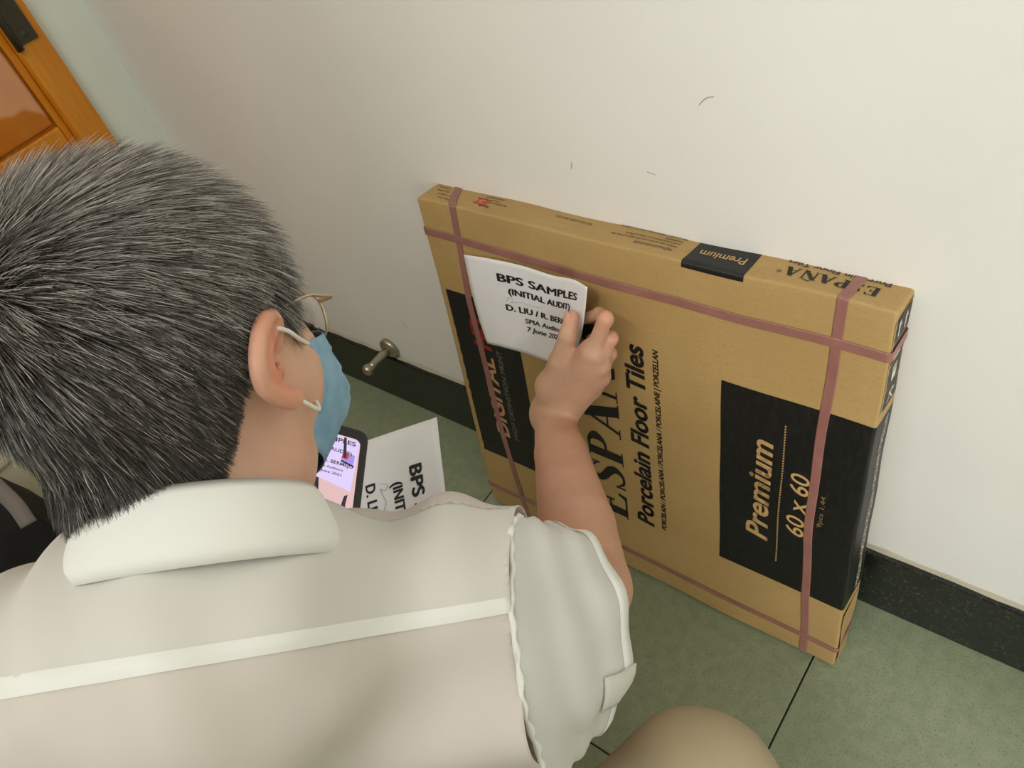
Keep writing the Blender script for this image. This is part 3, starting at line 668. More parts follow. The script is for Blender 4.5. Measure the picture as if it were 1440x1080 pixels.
# thumb nail
tdir = unit(THB[3]-THB[2]); nn = unit(A([0.0, -0.75, 0.5])+A([-0.55, -0.2, 0.25])); nn = unit(nn-tdir*(nn @ tdir)); ns = np.cross(nn, tdir)
V = []; F = []
for i in range(6):
    for j in range(7):
        a = (j/6-0.5)*1.7; r = 0.0098-0.0008*(i/5); V.append(THB[3]+tdir*(-0.005+0.0125*i/5-0.002*abs(j/3-1)**2*(i == 5))+r*(math.cos(a)*nn+math.sin(a)*ns))
        if i and j: k = i*7+j; F.append((k-8, k-7, k, k-1))
own(mesh('thumbnail', V, F, nail_m, None, True), man)

# ------------------------------------------------------------------ hair
def skull(p):          # distance to the bare skull and back of the neck in head axes
    q = p-A([0, -0.012, 0.040]); r = A([0.0765, 0.098, 0.088])
    k0 = np.linalg.norm(q/r, axis=1); k1 = np.linalg.norm(q/r**2, axis=1); d = k0*(k0-1)/np.maximum(k1, 1e-6)
    def cone(d, a, b, ra, rb, k):
        ab = b-a; t = np.clip(((p-a) @ ab)/(ab @ ab), 0, 1); e = np.linalg.norm(p-a-t[:, None]*ab, axis=1)-(ra+(rb-ra)*t)
        h = np.clip(0.5+0.5*(d-e)/k, 0, 1); return d*(1-h)+e*h-k*h*(1-h)
    nb = HM.T @ (NB-HO)
    d = cone(d, nb, A([0, -0.030, -0.045]), 0.056, 0.054, 0.025)
    q = p-A([0, 0.035, -0.025]); r = A([0.062, 0.062, 0.085]); k0 = np.linalg.norm(q/r, axis=1); k1 = np.linalg.norm(q/r**2, axis=1); e = k0*(k0-1)/np.maximum(k1, 1e-6)
    h = np.clip(0.5+0.5*(d-e)/0.02, 0, 1); return d*(1-h)+e*h-0.02*h*(1-h)
def grad(p):
    g = np.stack([skull(p+np.eye(3)[i]*1e-4)-skull(p-np.eye(3)[i]*1e-4) for i in range(3)], 1); return g/np.linalg.norm(g, axis=1)[:, None]
def cast(dirs):
    o = A([0, -0.010, 0.0]); t = np.full(len(dirs), 0.16)
    for _ in range(40): t -= 0.8*skull(o+dirs*t[:, None])
    return o+dirs*t[:, None]
def hairline(p):
    az = np.degrees(np.abs(np.arctan2(p[:, 0], p[:, 1]+0.010)))
    return np.interp(az, [0, 30, 50, 58, 64, 76, 83, 90, 98, 110, 125, 140, 160, 180], [0.088, 0.084, 0.062, 0.020, -0.016, -0.020, 0.034, 0.024, -0.008, -0.034, -0.056, -0.072, -0.082, -0.085])
WH = unit(A([-0.27, -0.70, 0.67]))                    # the whorl at the crown
N0 = 190000
dr_ = RNG.normal(size=(N0, 3)); dr_ /= np.linalg.norm(dr_, axis=1)[:, None]
dr_ = dr_[(dr_[:, 2] > -0.75) & (RNG.random(len(dr_)) < 0.45+0.55*np.clip(np.arccos(np.clip(dr_ @ WH, -1, 1))/0.22, 0, 1))]
Rp = cast(dr_); edge = Rp[:, 2]-hairline(Rp)
keep = (edge > RNG.uniform(-0.004, 0.012, len(Rp))) & ~((np.abs(Rp[:, 0]) > 0.06) & (np.abs(Rp[:, 1]-0.006) < 0.012) & (Rp[:, 2] < 0.030)); Rp = Rp[keep]; edge = edge[keep]
Nn = grad(Rp); m = len(Rp)
dW = Rp-A([0, -0.010, 0.0]); dW /= np.linalg.norm(dW, axis=1)[:, None]
cW = dW @ WH; away = dW*cW[:, None]-WH; away /= np.maximum(np.linalg.norm(away, axis=1), 1e-6)[:, None]; an_ = np.arccos(np.clip(cW, -1, 1))
swirl = np.cross(dW, away)
T = away+swirl*(0.55*np.exp(-an_/0.35))[:, None]
low = np.clip((0.045-Rp[:, 2])/0.09, 0, 1); T += low[:, None]*A([0, 0.15, -1.0])*0.55
T += RNG.normal(size=(m, 3))*0.10
cl = np.sin(Rp @ A([[210.0, 90, 150], [80, 230, 120], [140, 60, 250]]))       # neighbouring hairs lean together
T += 0.15*cl
T -= Nn*(T*Nn).sum(1)[:, None]; T /= np.linalg.norm(T, axis=1)[:, None]
top = np.clip((Rp[:, 2]-0.0)/0.09, 0, 1)
nape = np.clip(edge/0.045, 0, 1)
Ln = (0.012+0.022*nape*(0.60+0.40*top))*RNG.uniform(0.75, 1.2, m)
lift = (0.16+0.36*nape*(0.75+0.15*top))*RNG.uniform(0.75, 1.3, m)*(0.62+0.38*np.clip(an_/0.35, 0, 1))
seg = 3; pts = []; p = Rp-Nn*0.001
droop = A([0, 0, -1.0]) @ HM
for i in range(seg+1):
    pts.append(p)
    f = i/seg; g = lift*(1.35-1.15*f)
    d = T*np.cos(g)[:, None]+Nn*np.sin(g)[:, None]; p = p+d*(Ln/seg)[:, None]
    T = T+0.10*droop; T -= Nn*(T*Nn).sum(1)[:, None]; T /= np.linalg.norm(T, axis=1)[:, None]
rollv = RNG.uniform(-0.8, 0.8, m)
wid = RNG.uniform(0.00016, 0.00030, m)
VV = np.zeros((m, seg+1, 2, 3), np.float32)
for i in range(seg+1):
    tg = pts[min(i+1, seg)]-pts[max(i-1, 0)]; tg /= np.linalg.norm(tg, axis=1)[:, None]
    sx = np.cross(tg, Nn); sx /= np.maximum(np.linalg.norm(sx, axis=1), 1e-6)[:, None]; sy = np.cross(sx, tg)
    s_ = sx*np.cos(rollv)[:, None]+sy*np.sin(rollv)[:, None]; w = wid*(1-0.75*(i/seg)**2)
    for j, sg in ((0, -1), (1, 1)): VV[:, i, j] = (pts[i]+s_*(sg*w)[:, None]) @ HM.T+HO
base = (np.arange(m)*(seg+1)*2)[:, None, None]
k = np.arange(seg)[None, :, None]*2; Qh = (base+k+A([0, 1, 3, 2])[None, None, :]).reshape(-1, 4)
hair = own(fast_mesh('hair', VV.reshape(-1, 3), Qh, hair_m), man); hair['kind'] = 'stuff'
hgt = np.clip((Rp[:, 2]+0.06)/0.18, 0, 1); greyness = np.clip(0.03+0.85*hgt**1.6+0.16*np.clip(Rp[:, 1]/0.09, 0, 1), 0.05, 0.85)
tone = np.where(RNG.random(m) < greyness*0.80, RNG.uniform(0.55, 1.0, m), RNG.uniform(0.0, 0.38, m)*(0.15+0.85*hgt))
at = hair.data.attributes.new('tone', 'FLOAT', 'POINT'); at.data.foreach_set('value', np.repeat(tone, (seg+1)*2).astype(np.float32))
# short dark stubble layer on the scalp under the long hairs
th = np.linspace(0, 2*math.pi, 97)[:-1]; ph = np.linspace(0.0, 2.35, 60)
D_ = A([[math.sin(b)*math.cos(a), math.sin(b)*math.sin(a), math.cos(b)] for b in ph for a in th]); Cp = cast(D_); ok = (Cp[:, 2]-hairline(Cp) > 0.009)
Cp = Cp+grad(Cp)*0.0022; Q = []
for i in range(len(ph)-1):
    for j in range(96):
        q = (i*96+j, (i+1)*96+j, (i+1)*96+(j+1) % 96, i*96+(j+1) % 96)
        if all(ok[v] for v in q): Q.append(q)
scalp_m = Mat('scalp_stubble', 0.8); scalp_m.color(scalp_m.ramp(scalp_m.noise(600, 2), [(0.35, lin(52, 42, 36)), (0.65, lin(104, 84, 70))]))
pc, qc, _ = compact(Cp @ HM.T+HO, A(Q)); own(fast_mesh('scalp', pc, qc, scalp_m.m), man)

# ------------------------------------------------------------------ shirt
C0 = A((0.0244,-0.4702,0.6117)); C1 = A((0.0014,-0.4184,0.5294)); SA = unit(C1-C0)
VU = A([-0.299, 0.680, 0.669]); VT = A([0.5506, -0.4499, 0.7032]); VR = A([0.7793, 0.5789, -0.2399])
CUP = unit(VU-TRC*(VU @ TRC)); CSD = np.cross(TRC, CUP)
if CSD @ VT < 0: CSD = -CSD
N1 = unit(0.84*VR-0.54*VT); UP1 = unit(VU-N1*(VU @ N1)); SD1 = np.cross(N1, UP1)
if SD1 @ VT < 0: SD1 = -SD1
S = Field(ticks(-0.52, 0.20, [], 0.005, 0.005), ticks(-1.05, -0.25, [], 0.005, 0.005), ticks(0.20, 0.92, [], 0.005, 0.005))
S.ell(T3*0.62+HIP*0.38, TM, (0.190, 0.128, 0.25), 0.06, False, 0.5); S.ell(HIP+0.10*SP, TM, (0.185, 0.140, 0.20), 0.06, False, 0.5)
S.cone(NB-0.01*SP, T3+0.02*TR_, 0.058, 0.075, 0.06)
for s in (S_R, S_L): S.cone(NB-0.045*SP, s-0.010*SP, 0.052, 0.053, 0.08); S.cone(s-0.01*SP, T3*0.55+HIP*0.45+(s-T3)*0.75, 0.053, 0.08, 0.08)
bk_ = lambda a, b, c: T3+TR_*a+SP*b+SF*c
S.cone(bk_(0.0, 0.055, -0.100), bk_(-0.20, -0.02, -0.040), 0.052, 0.055, 0.08)
S.cone((-0.0867,-0.4888,0.6540), (-0.0537,-0.4566,0.6405), 0.046, 0.046, 0.02)
S.cone(C0-TRC*0.08, C0+TRC*0.04, 0.085, 0.085, 0.03); S.cone(S_L, E_L, 0.060, 0.075, 0.04)
P, Q = S.net(); P = relax(P, Q, 5, 0.5)
NB0 = A((-0.1291,-0.5887,0.7752)); NK = unit(hd(0, -0.02, -0.05)-NB0); CB = NB0+NK*0.018+VR*0.020
# folds and creases of the loose cloth
def folds(P):
    a = (P-T3) @ TR_; b = (P-T3) @ SP; c = (P-T3) @ SF
    w = 0.0035*np.sin(34*b+9*a+1.2*np.sin(13*a))*np.exp(-((b+0.10)/0.14)**2)
    w += 0.0030*np.sin(60*b-26*a+2*np.sin(9*b))*np.clip((a-0.02)/0.12, 0, 1)*np.exp(-((b-0.02)/0.13)**2)
    w += 0.0022*np.sin(85*a+25*b)*np.exp(-((b-0.085)/0.05)**2)+0.0020*np.sin(48*a-60*b)*np.clip(-(b+0.03)/0.1, 0, 1)
    w *= 2.0
    rdg = lambda q: 1-np.abs(np.sin(q))**0.7
    w += 0.0050*rdg(26*a+60*b+3*np.sin(11*a+2))*np.clip((a-0.05)/0.10, 0, 1)*np.clip(-(b+0.06)/0.06, 0, 1)
    w += 0.0045*rdg(38*a-16*b+1.4*np.sin(25*b))*np.exp(-((a-0.10)/0.05)**2-((b-0.03)/0.05)**2)
    w += 0.0040*rdg(14*a+31*b+2.2*np.sin(6*a))*np.clip(-(b+0.05)/0.08, 0, 1)*np.clip((0.08-a)/0.15, 0, 1)
    w += 0.0030*rdg(9*a-40*b+2*np.sin(14*a+1))*np.clip((-0.02-a)/0.10, 0, 1)*np.clip((b+0.03)/0.05, 0, 1)
    return w
e = np.cross(P[Q[:, 2]]-P[Q[:, 0]], P[Q[:, 3]]-P[Q[:, 1]]); vn = np.zeros_like(P)
for k in range(4):
    for i in range(3): vn[:, i] += np.bincount(Q[:, k], e[:, i], len(P))
vn /= np.linalg.norm(vn, axis=1)[:, None]
P = P+vn*folds(P)[:, None]
fc = P[Q].mean(1)
def face_all(m): return m[Q].all(1)
rv_ = (P-CB)-((P-CB) @ NK)[:, None]*NK; rn_ = np.linalg.norm(rv_, axis=1); inneck = ((P-CB) @ NK > 0.004) & (rn_ < 0.060)
dv_ = (P-C0) @ TRC
AL = unit(E_L-S_L); tl_ = (fc-S_L) @ AL; cutL = (tl_ > 0.17) & (np.linalg.norm((fc-S_L)-tl_[:, None]*AL, axis=1) < 0.13)
neck = np.zeros(len(Q), bool); armR = face_all(dv_ > 0)
P = P-np.clip(dv_, 0, 0.02)[:, None]*TRC
hem = (fc-HIP) @ SP < -0.02
Q0 = Q[~(armR | cutL | neck | hem)]; fc = P[Q0].mean(1)
# yoke seam: a line across the back through two points of the seam
YA, YB = A((-0.1031,-0.6881,0.8217)), A((0.0066,-0.4593,0.6291)); EYE = A([0.2691, -0.6116, 1.1466]); yn = unit(np.cross(YA-EYE, YB-EYE)); 
if yn @ SP < 0: yn = -yn
yd = (fc-YA) @ yn; back_side = (fc-T3) @ SF < 0.03
def cloth_part(name, Qs, mat, parent, shift=0.0, thick=0.0008, trim=None):
    p, q, u = compact(P+vn*shift, Qs)
    if trim is not None: t_ = (p-YA) @ yn; bk = ((p-T3) @ SF < 0.04); p = p+(np.clip(trim-t_, 0, 0.02)*bk)[:, None]*yn
    o = fast_mesh(name, p, q, mat); own(o, man)
    if parent is not None: o.parent = parent; o.matrix_parent_inverse = Matrix.Identity(4)
    md = o.modifiers.new('thickness', 'SOLIDIFY'); md.thickness = thick; md.offset = -1; return o
shirt = cloth_part('shirt', Q0[~((yd > 0.009) & back_side)], sheer_m, None)
cloth_part('yoke', Q0[(yd > 0.002) & back_side], shirt_m, shirt, 0.0008, trim=0.004)
# shirt mesh sits in person space, so sub-parts reuse its inverse
def sub(o, mod=0.0008):
    o.parent = shirt; o.matrix_parent_inverse = Matrix.Identity(4)
    if mod: md = o.modifiers.new('thickness', 'SOLIDIFY'); md.thickness = mod; md.offset = 0
    return o
# doubled strip along the yoke seam, found by projecting the seam line on the cloth
from mathutils.bvhtree import BVHTree
bv = BVHTree.FromPolygons([Vector(v) for v in P], [tuple(map(int, q)) for q in Q0])
cv = A([0.5506, -0.4499, 0.7032]); seamL = []
YL = []
for t in np.linspace(-0.34, 1.0, 80):
    row = []
    for k in range(4):
        q = YA+(YB-YA)*t+yn*(0.0108*k/3); cv = unit(EYE-q); q = q+cv*0.3
        h = bv.ray_cast(Vector(q), Vector(-cv)); row.append(None if h[0] is None else A(h[0])+A(h[1])*(0.0020 if k in (1, 2) else 0.0009)*(1 if A(h[1]) @ cv > 0 else -1))
    if all(r is not None for r in row): YL.append(row)
V = [v for r in YL for v in r]; F = [(4*i+k, 4*i+k+1, 4*i+k+5, 4*i+k+4) for i in range(len(YL)-1) for k in range(3)]
sub(mesh('yoke_seam', V, F, yoke_edge_m, None, True), 0)
# right sleeve: loose tube from the armhole to the cuff
def sleeve_ring(s, a):
    """s 0..1 along the sleeve, a angle"""
    c = C0+(C1-C0)*s; ru = 0.0930-0.011*s; rs = 0.079-0.008*s; UP = unit(CUP*(1-s)+UP1*s); SD = unit(CSD*(1-s)+SD1*s)
    w = 0.0040*math.sin(5*a+2.0*s+1)*math.sin(math.pi*min(1, 0.15+s))+0.0030*math.sin(9*a-3*s)*s+0.0025*math.sin(17*s+2*a)*math.sin(math.pi*s)
    return c+(math.sin(a)*(ru+w))*UP+(math.cos(a)*(rs+w))*SD+SA*(0.006*math.sin(2*a+1)*s)
NS, NA = 26, 72
V = [C0-TRC*0.012+(sleeve_ring(0, 2*math.pi*j/NA)-C0)*0.62 for j in range(NA)]+[sleeve_ring(i/(NS-1), 2*math.pi*j/NA) for i in range(NS) for j in range(NA)]
F = [(i*NA+j, i*NA+(j+1) % NA, (i+1)*NA+(j+1) % NA, (i+1)*NA+j) for i in range(NS) for j in range(NA)]
slv_m = cloth('thin_sleeve_cloth', lin(236, 235, 231), lin(243, 242, 238), 0.12)
sub(mesh('sleeve', V, F, slv_m, None, True), 0.0009)
cuff = [[sleeve_ring(s, 2*math.pi*j/NA)*1.0 for j in range(NA)] for s in (0.885, 0.94, 1.0)]
V = []
for r in cuff:
    c = np.mean(r, 0); V += [c+(p-c)*(1+0.0012/np.linalg.norm(p-c)) for p in r]
F = [(i*NA+j, i*NA+(j+1) % NA, (i+1)*NA+(j+1) % NA, (i+1)*NA+j) for i in range(2) for j in range(NA)]
sub(mesh('cuff', V, F, yoke_edge_m, None, True), 0.0008)
# puckered armhole seam
path = []
for j in range(181):
    a = 2*math.pi*j/180; q = sleeve_ring(0.0, a)
    path.append(q+SA*(0.0012*math.sin(31*a+2*math.sin(3*a))+0.002*math.sin(9*a)))
V, F = tube(path, [0.0021+0.0005*math.sin(62*math.pi*j/180+2*math.sin(j/30))+0.0003*math.sin(j*1.3) for j in range(181)], 8, False); sub(mesh('armhole_seam', V, F, yoke_edge_m, None, True), 0)
# tab on the sleeve
V = []; F = []
a0 = -0.30
for i in range(9):
    for j in range(5):
        s = 0.66+0.37*i/8; a = a0+0.34*(j/4-0.5)
        q = sleeve_ring(min(s, 1.0), a); c = C0+(C1-C0)*min(s, 1); V.append(q+unit(q-c)*0.0032+SA*max(0, s-1)*0.12)
        if i and j: k = i*5+j; F.append((k-6, k-5, k, k-1))
sub(mesh('sleeve_tab', V, F, shirt_m, None, True), 0.0016)
# left sleeve end
# collar
V = []; F = []; cu = unit(np.cross(NK, CUP)); 
NC = unit(NK-0.10*TRC); KR = unit(TRC-NC*(TRC @ NC)); KF = unit(np.cross(NC, KR)); 
if KF @ A([-0.6, 0.8, 0]) < 0: KF = -KF
n = 64
def collar(a, f, grow=0.0):      # a = 0 at the back, +-pi at the front; f 0..1 up then fold down
    opening = abs(a)/math.pi
    r = 0.0735+0.006*opening+grow; zz = 0.036*f-0.020*opening*opening
    flare = -0.010*f
    return CB+NC*(zz-0.006)+(-math.cos(a)*(r+flare+0.012*opening))*KF+math.sin(a)*(r+flare)*KR
for i in range(n+1):
    a = (i/n-0.5)*2*2.75
    for f, g in ((-0.25, -0.001), (0.0, 0.0024), (0.25, 0.0032), (0.55, 0.0030), (0.85, 0.0022), (1.0, 0.0004), (0.85, -0.0016), (0.5, -0.0020), (0.1, -0.0020)): V.append(collar(a, f, g))
    if i:
        for k in range(8): q = i*9+k; F.append((q-9, q, q+1, q-8))
sub(mesh('collar', V, F, yoke_edge_m, None, True), 0.0006)

# ------------------------------------------------------------------ trousers and shoes
Tf = Field(ticks(-0.62, 0.22, [], 0.007, 0.007), ticks(-1.03, -0.30, [], 0.007, 0.007), ticks(0.06, 0.55, [], 0.007, 0.007))
Tf.ell(HIP+0.05*SP, TM, (0.164, 0.120, 0.20), 0.05)
for hp, kn, an in ((HP_R, KN_R, AN_R), (HP_L, KN_L, AN_L)):
    Tf.cone(hp, kn, 0.088, 0.066, 0.05); Tf.cone(kn, kn+(an-kn)*0.5, 0.064, 0.062, 0.03); Tf.cone(kn+(an-kn)*0.5, an, 0.062, 0.055, 0.03)
P2, Q2 = Tf.net(); P2 = relax(P2, Q2, 4, 0.5)
for hp, kn in ((HP_R, KN_R), (HP_L, KN_L)):
    v = P2-kn; w = 0.0035*np.sin(70*(v @ unit(kn-hp))+20*v[:, 2])*np.exp(-(np.linalg.norm(v, axis=1)/0.16)**2)*np.clip((np.linalg.norm(v, axis=1)-0.05)/0.05, 0, 1)
    P2[:, 2] += w
f2 = P2[Q2].mean(1); P2, Q2, _ = compact(P2, Q2[(f2[:, 2] > 0.085) & (((f2-HIP) @ SP < 0.17) | (np.linalg.norm((f2-HIP)-((f2-HIP) @ SP)[:, None]*SP, axis=1) > 0.19))])
own(fast_mesh('trousers', P2, Q2, trouser_m), man)
for hp, kn, an in ((HP_R, KN_R, AN_R), (HP_L, KN_L, AN_L)):
    td = unit(A([kn[0]-hp[0], kn[1]-hp[1], 0])); lo = A([an[0], an[1], 0])-0.035*td
    X0 = lo-0.11; X1 = lo+0.33
    Sf = Field(np.arange(lo[0]-0.30, lo[0]+0.32, 0.006), np.arange(lo[1]-0.30, lo[1]+0.32, 0.006), np.arange(-0.006, 0.13, 0.006))
    Sf.cone(lo+A([0, 0, 0.045]), lo+td*0.10+A([0, 0, 0.045]), 0.044, 0.044, 0.02); Sf.cone(lo+td*0.10+A([0, 0, 0.038]), lo+td*0.185+A([0, 0, 0.030]), 0.040, 0.030, 0.02)
    Sf.cone(A([an[0], an[1], 0.06]), A([an[0], an[1], 0.085]), 0.044, 0.040, 0.02)
    p, q = Sf.net(); p = relax(p, q, 2); p[:, 2] = np.maximum(p[:, 2], 0.001); sh = own(fast_mesh('shoe', p, q, shoe_m), man)

# ------------------------------------------------------------------ face mask
mask = empty('face_mask', hd(0, 0.10, -0.05), 'light blue pleated face mask over the mouth of the crouching person', 'mask')
Vm = []; Fm = []; NU, NV = 34, 25
def mask_pt(u, v):    # u -1..1 across, v 0 top .. 1 bottom
    au = abs(u); z = 0.006-(0.098*v+0.010*v**3)*(1-0.44*au**1.5)-0.002*au
    yc = np.interp(v, [0, 0.2, 0.45, 0.65, 0.74, 0.87, 1], [0.112, 0.121, 0.131, 0.137, 0.130, 0.110, 0.086])
    xe = 0.0700*(1-0.30*max(0, v-0.5)); x = xe*math.sin(u*1.25)/math.sin(1.25)
    yb = 0.050-0.028*max(0.0, (v-0.6)/0.4); y = yb+(yc-yb)*(1-au**2.4); zz = z
    pl = (0.0042*(((v*5.0) % 1.0)-0.5))*(1-0.3*au) if 0.15 < v < 0.85 else 0
    return hd(x, y+pl+0.001, zz)
for i in range(NU+1):
    for j in range(NV+1):
        Vm.append(mask_pt(-1+2*i/NU, j/NV))
        if i and j: k = i*(NV+1)+j; Fm.append((k-NV-2, k-NV-1, k, k-1))
blue_m = Mat('blue_mask_fabric', 0.8); blue_m.color(blue_m.ramp(blue_m.noise(60, 3), [(0.3, lin(120, 160, 188)), (0.7, lin(146, 184, 206))]))
o = own(mesh('mask_panel', Vm, Fm, blue_m.m, None, True), mask); md = o.modifiers.new('thickness', 'SOLIDIFY'); md.thickness = 0.0008
for s in (-1, 1):
    e0, e1 = mask_pt(s, 0.03), mask_pt(s, 0.66); h = lambda x, y, z: hd(s*x, y, z)
    path = smooth_path([e0, h(0.0800, 0.030, 0.0085), h(0.0880, 0.010, 0.0165), h(0.0850, -0.003, 0.0205), h(0.0850, -0.0195, 0.014), h(0.0862, -0.0260, -0.002), h(0.0850, -0.0200, -0.0145), h(0.0825, -0.005, -0.0222), h(0.0850, 0.008, -0.0265), h(0.0770, 0.034, -0.0390), e1], 44)
    V, F = tube(path, 0.0014, 8); own(mesh('ear_loop', V, F, elastic_m, None, True), mask)

# ------------------------------------------------------------------ spectacles
spec = empty('spectacles', hd(0, 0.11, 0.006), 'thin pale metal spectacles worn by the crouching person', 'glasses')
lens_m = Mat('lens_glass', 0.03); lens_m.color((1, 1, 1, 1)); lens_m.b.inputs['Transmission Weight'].default_value = 1.0; lens_m.b.inputs['IOR'].default_value = 1.12
GY, GZ = 0.103, 0.018
for s in (-1, 1):
    def rim(a, k=1.0): ca, sa = math.cos(a), math.sin(a); return hd(s*(0.0315+k*0.0240*math.copysign(abs(ca)**0.8, ca)), GY-0.004*(k*ca)**2-0.002*ca, GZ+k*0.0185*math.copysign(abs(sa)**0.85, sa)-0.002)
    ringp = [rim(2*math.pi*i/40) for i in range(41)]
    V, F = tube(ringp, 0.0010, 8, False); own(mesh('rim', V, F, gold_m, None, True), spec)
    V = []; F = []; nn_ = 40
    for side, off in ((0, -0.0006), (1, 0.0006)):
        for kk in (0.97, 0.5): V += [rim(2*math.pi*i/nn_, kk)+HF*off for i in range(nn_)]
        V.append(rim(0, 0.0)+HF*off); b_ = side*(2*nn_+1)
        for i in range(nn_):
            j = (i+1) % nn_; q = (b_+i, b_+j, b_+nn_+j, b_+nn_+i); t_ = (b_+nn_+i, b_+nn_+j, b_+2*nn_)
            F.append(q if side else q[::-1]); F.append(t_ if side else t_[::-1])
    for i in range(nn_): j = (i+1) % nn_; F.append((i, 2*nn_+1+i, 2*nn_+1+j, j)[::-1])
    own(mesh('lens', V, F, lens_m.m, None, True), spec)
    h = lambda x, y, z: hd(s*x, y, z)
    path = smooth_path([rim(0.55 if s > 0 else 0.55), h(0.0645, GY-0.006, GZ+0.010), h(0.0740, GY-0.030, GZ+0.0125), h(0.0790, 0.050, GZ+0.0150), h(0.0810, 0.012, 0.0290), h(0.0815, -0.004, 0.0270), h(0.0810, -0.017, 0.014), h(0.0800, -0.022, 0.000)], 34)
    V, F = tube(path, [0.0015 if i < 8 else 0.0011 for i in range(34)], 8); own(mesh('temple', V, F, gold_m, None, True), spec)
V, F = tube(smooth_path([hd(-0.0105, GY-0.001, GZ+0.004), hd(0, GY+0.004, GZ+0.008), hd(0.0105, GY-0.001, GZ+0.004)], 10), 0.0011, 8); own(mesh('bridge', V, F, gold_m, None, True), spec)

# ------------------------------------------------------------------ paper sheets
def grid_surface(C):            # C rows x cols of 3-D points -> function of page fractions
    C = A(C, float); nr, nc = C.shape[:2]
    def cr(P, t):
        m = len(P); t = min(max(t, 0), 1)*(m-1); i = min(int(t), m-2); f = t-i; E = np.concatenate([[2*P[0]-P[1]], P, [2*P[-1]-P[-2]]]); a, b, c, d = E[i:i+4]
        return 0.5*(2*b+(-a+c)*f+(2*a-5*b+4*c-d)*f*f+(-a+3*b-3*c+d)*f**3)
    return lambda s, t: cr(A([cr(C[r], s) for r in range(nr)]), t)
def sheet(name, label, C, lines, flip, pw=0.200, ph=0.147, group=None):
    f = grid_surface(C); root = empty(name, f(0.5, 0.5), label, 'paper'); tag(root, group=group); ns, nt = 30, 22
    V = [f(i/ns, j/nt) for i in range(ns+1) for j in range(nt+1)]
    F = [(i*(nt+1)+j, (i+1)*(nt+1)+j, (i+1)*(nt+1)+j+1, i*(nt+1)+j+1) for i in range(ns) for j in range(nt)]
    o = own(mesh('page', V, F, paper_m, None, True), root); md = o.modifiers.new('thickness', 'SOLIDIFY'); md.thickness = 0.0003; md.offset = 0
    def fn(x, y):            # page metres from top left; y grows upwards (negative down)
        s, t = x/pw, -y/ph; q = f(s, t); du = f(min(s+.01, 1), t)-f(max(s-.01, 0), t); dv = f(s, min(t+.01, 1))-f(s, max(t-.01, 0))
        nrm = unit(np.cross(dv, du)); return q+nrm*0.0006*flip
    for s_, xc, yb, L_, cap, off, mt in lines:
        own(lay(s_, (xc-L_/2, -yb), (1, 0), L_, cap, fn, mt, 'lettering', None, bold=off), root)
    sig = smooth_path([(0.052, -0.0650, 0), (0.056, -0.0575, 0), (0.061, -0.0610, 0), (0.058, -0.0655, 0), (0.067, -0.0630, 0), (0.074, -0.0615, 0), (0.081, -0.0640, 0), (0.086, -0.0620, 0), (0.092, -0.0640, 0), (0.098, -0.0620, 0)], 40)
    V, F = tube([fn(*q[:2]) for q in sig], 0.00035, 4); own(mesh('faint_signature', V, F, grey_ink_m, None), root)
    return root
LINES = [('BPS SAMPLES', 0.109, 0.0335, 0.128, 0.0125, 0.075, text_m), ('(INITIAL AUDIT)', 0.107, 0.0525, 0.100, 0.0100, 0.065, text_m),
         ('D. LIU / R. BERMEJO', 0.111, 0.0800, 0.122, 0.0098, 0.065, text_m), ('SPIA Auditors', 0.110, 0.0955, 0.070, 0.0074, 0.055, text_m),
         ('7 June 2021', 0.108, 0.1085, 0.060, 0.0074, 0.055, text_m)]
C = [[(-0.4165,-0.0547,0.5316), (-0.3662,-0.0556,0.5388), (-0.3105,-0.0579,0.5444), (-0.2582,-0.0660,0.5512), (-0.2173,-0.0761,0.5650), (-0.1906,-0.0856,0.5691)],
     [(-0.4181,-0.0606,0.4835), (-0.3690,-0.0607,0.4897), (-0.3160,-0.0618,0.4962), (-0.2671,-0.0686,0.5045), (-0.2283,-0.0796,0.5198), (-0.1997,-0.0878,0.5331)],
     [(-0.4162,-0.0678,0.4330), (-0.3696,-0.0677,0.4410), (-0.3209,-0.0677,0.4477), (-0.2749,-0.0742,0.4586), (-0.2402,-0.0843,0.4730), (-0.2133,-0.0889,0.4898)],
     [(-0.4092,-0.0755,0.3861), (-0.3733,-0.0766,0.3924), (-0.3362,-0.0771,0.3961), (-0.2942,-0.0822,0.4027), (-0.2579,-0.0894,0.4164), (-0.2354,-0.0914,0.4304)]]
sheet('paper_sheet', 'crumpled white sheet with printed lines held against the front of the cardboard carton', C, LINES, 1, group='printed paper sheets')
PT, PRt, PBl, PBr = A((-0.2352,-0.3090,0.5609)), A((-0.1305,-0.4397,0.4752)), A((-0.3262,-0.4277,0.5684)), A((-0.2081,-0.5528,0.4948))
C = []
for r in range(4):
    row = []
    for c in range(5):
        s, t = c/4, r/3; q = (PT*(1-s)+PRt*s)*(1-t)+(PBl*(1-s)+PBr*s)*t
        nrm = unit(np.cross(PRt-PT, PBl-PT)); nrm = nrm*(1 if nrm[2] > 0 else -1)
        row.append(q+nrm*(0.007*math.sin(4.4*s+0.6)*(1-t*0.6)+0.003*math.sin(3*t)))
    C.append(row)
sheet('paper_sheet', 'second white sheet lying turned sideways under the phone in front of the chest', C, LINES, 1, group='printed paper sheets')

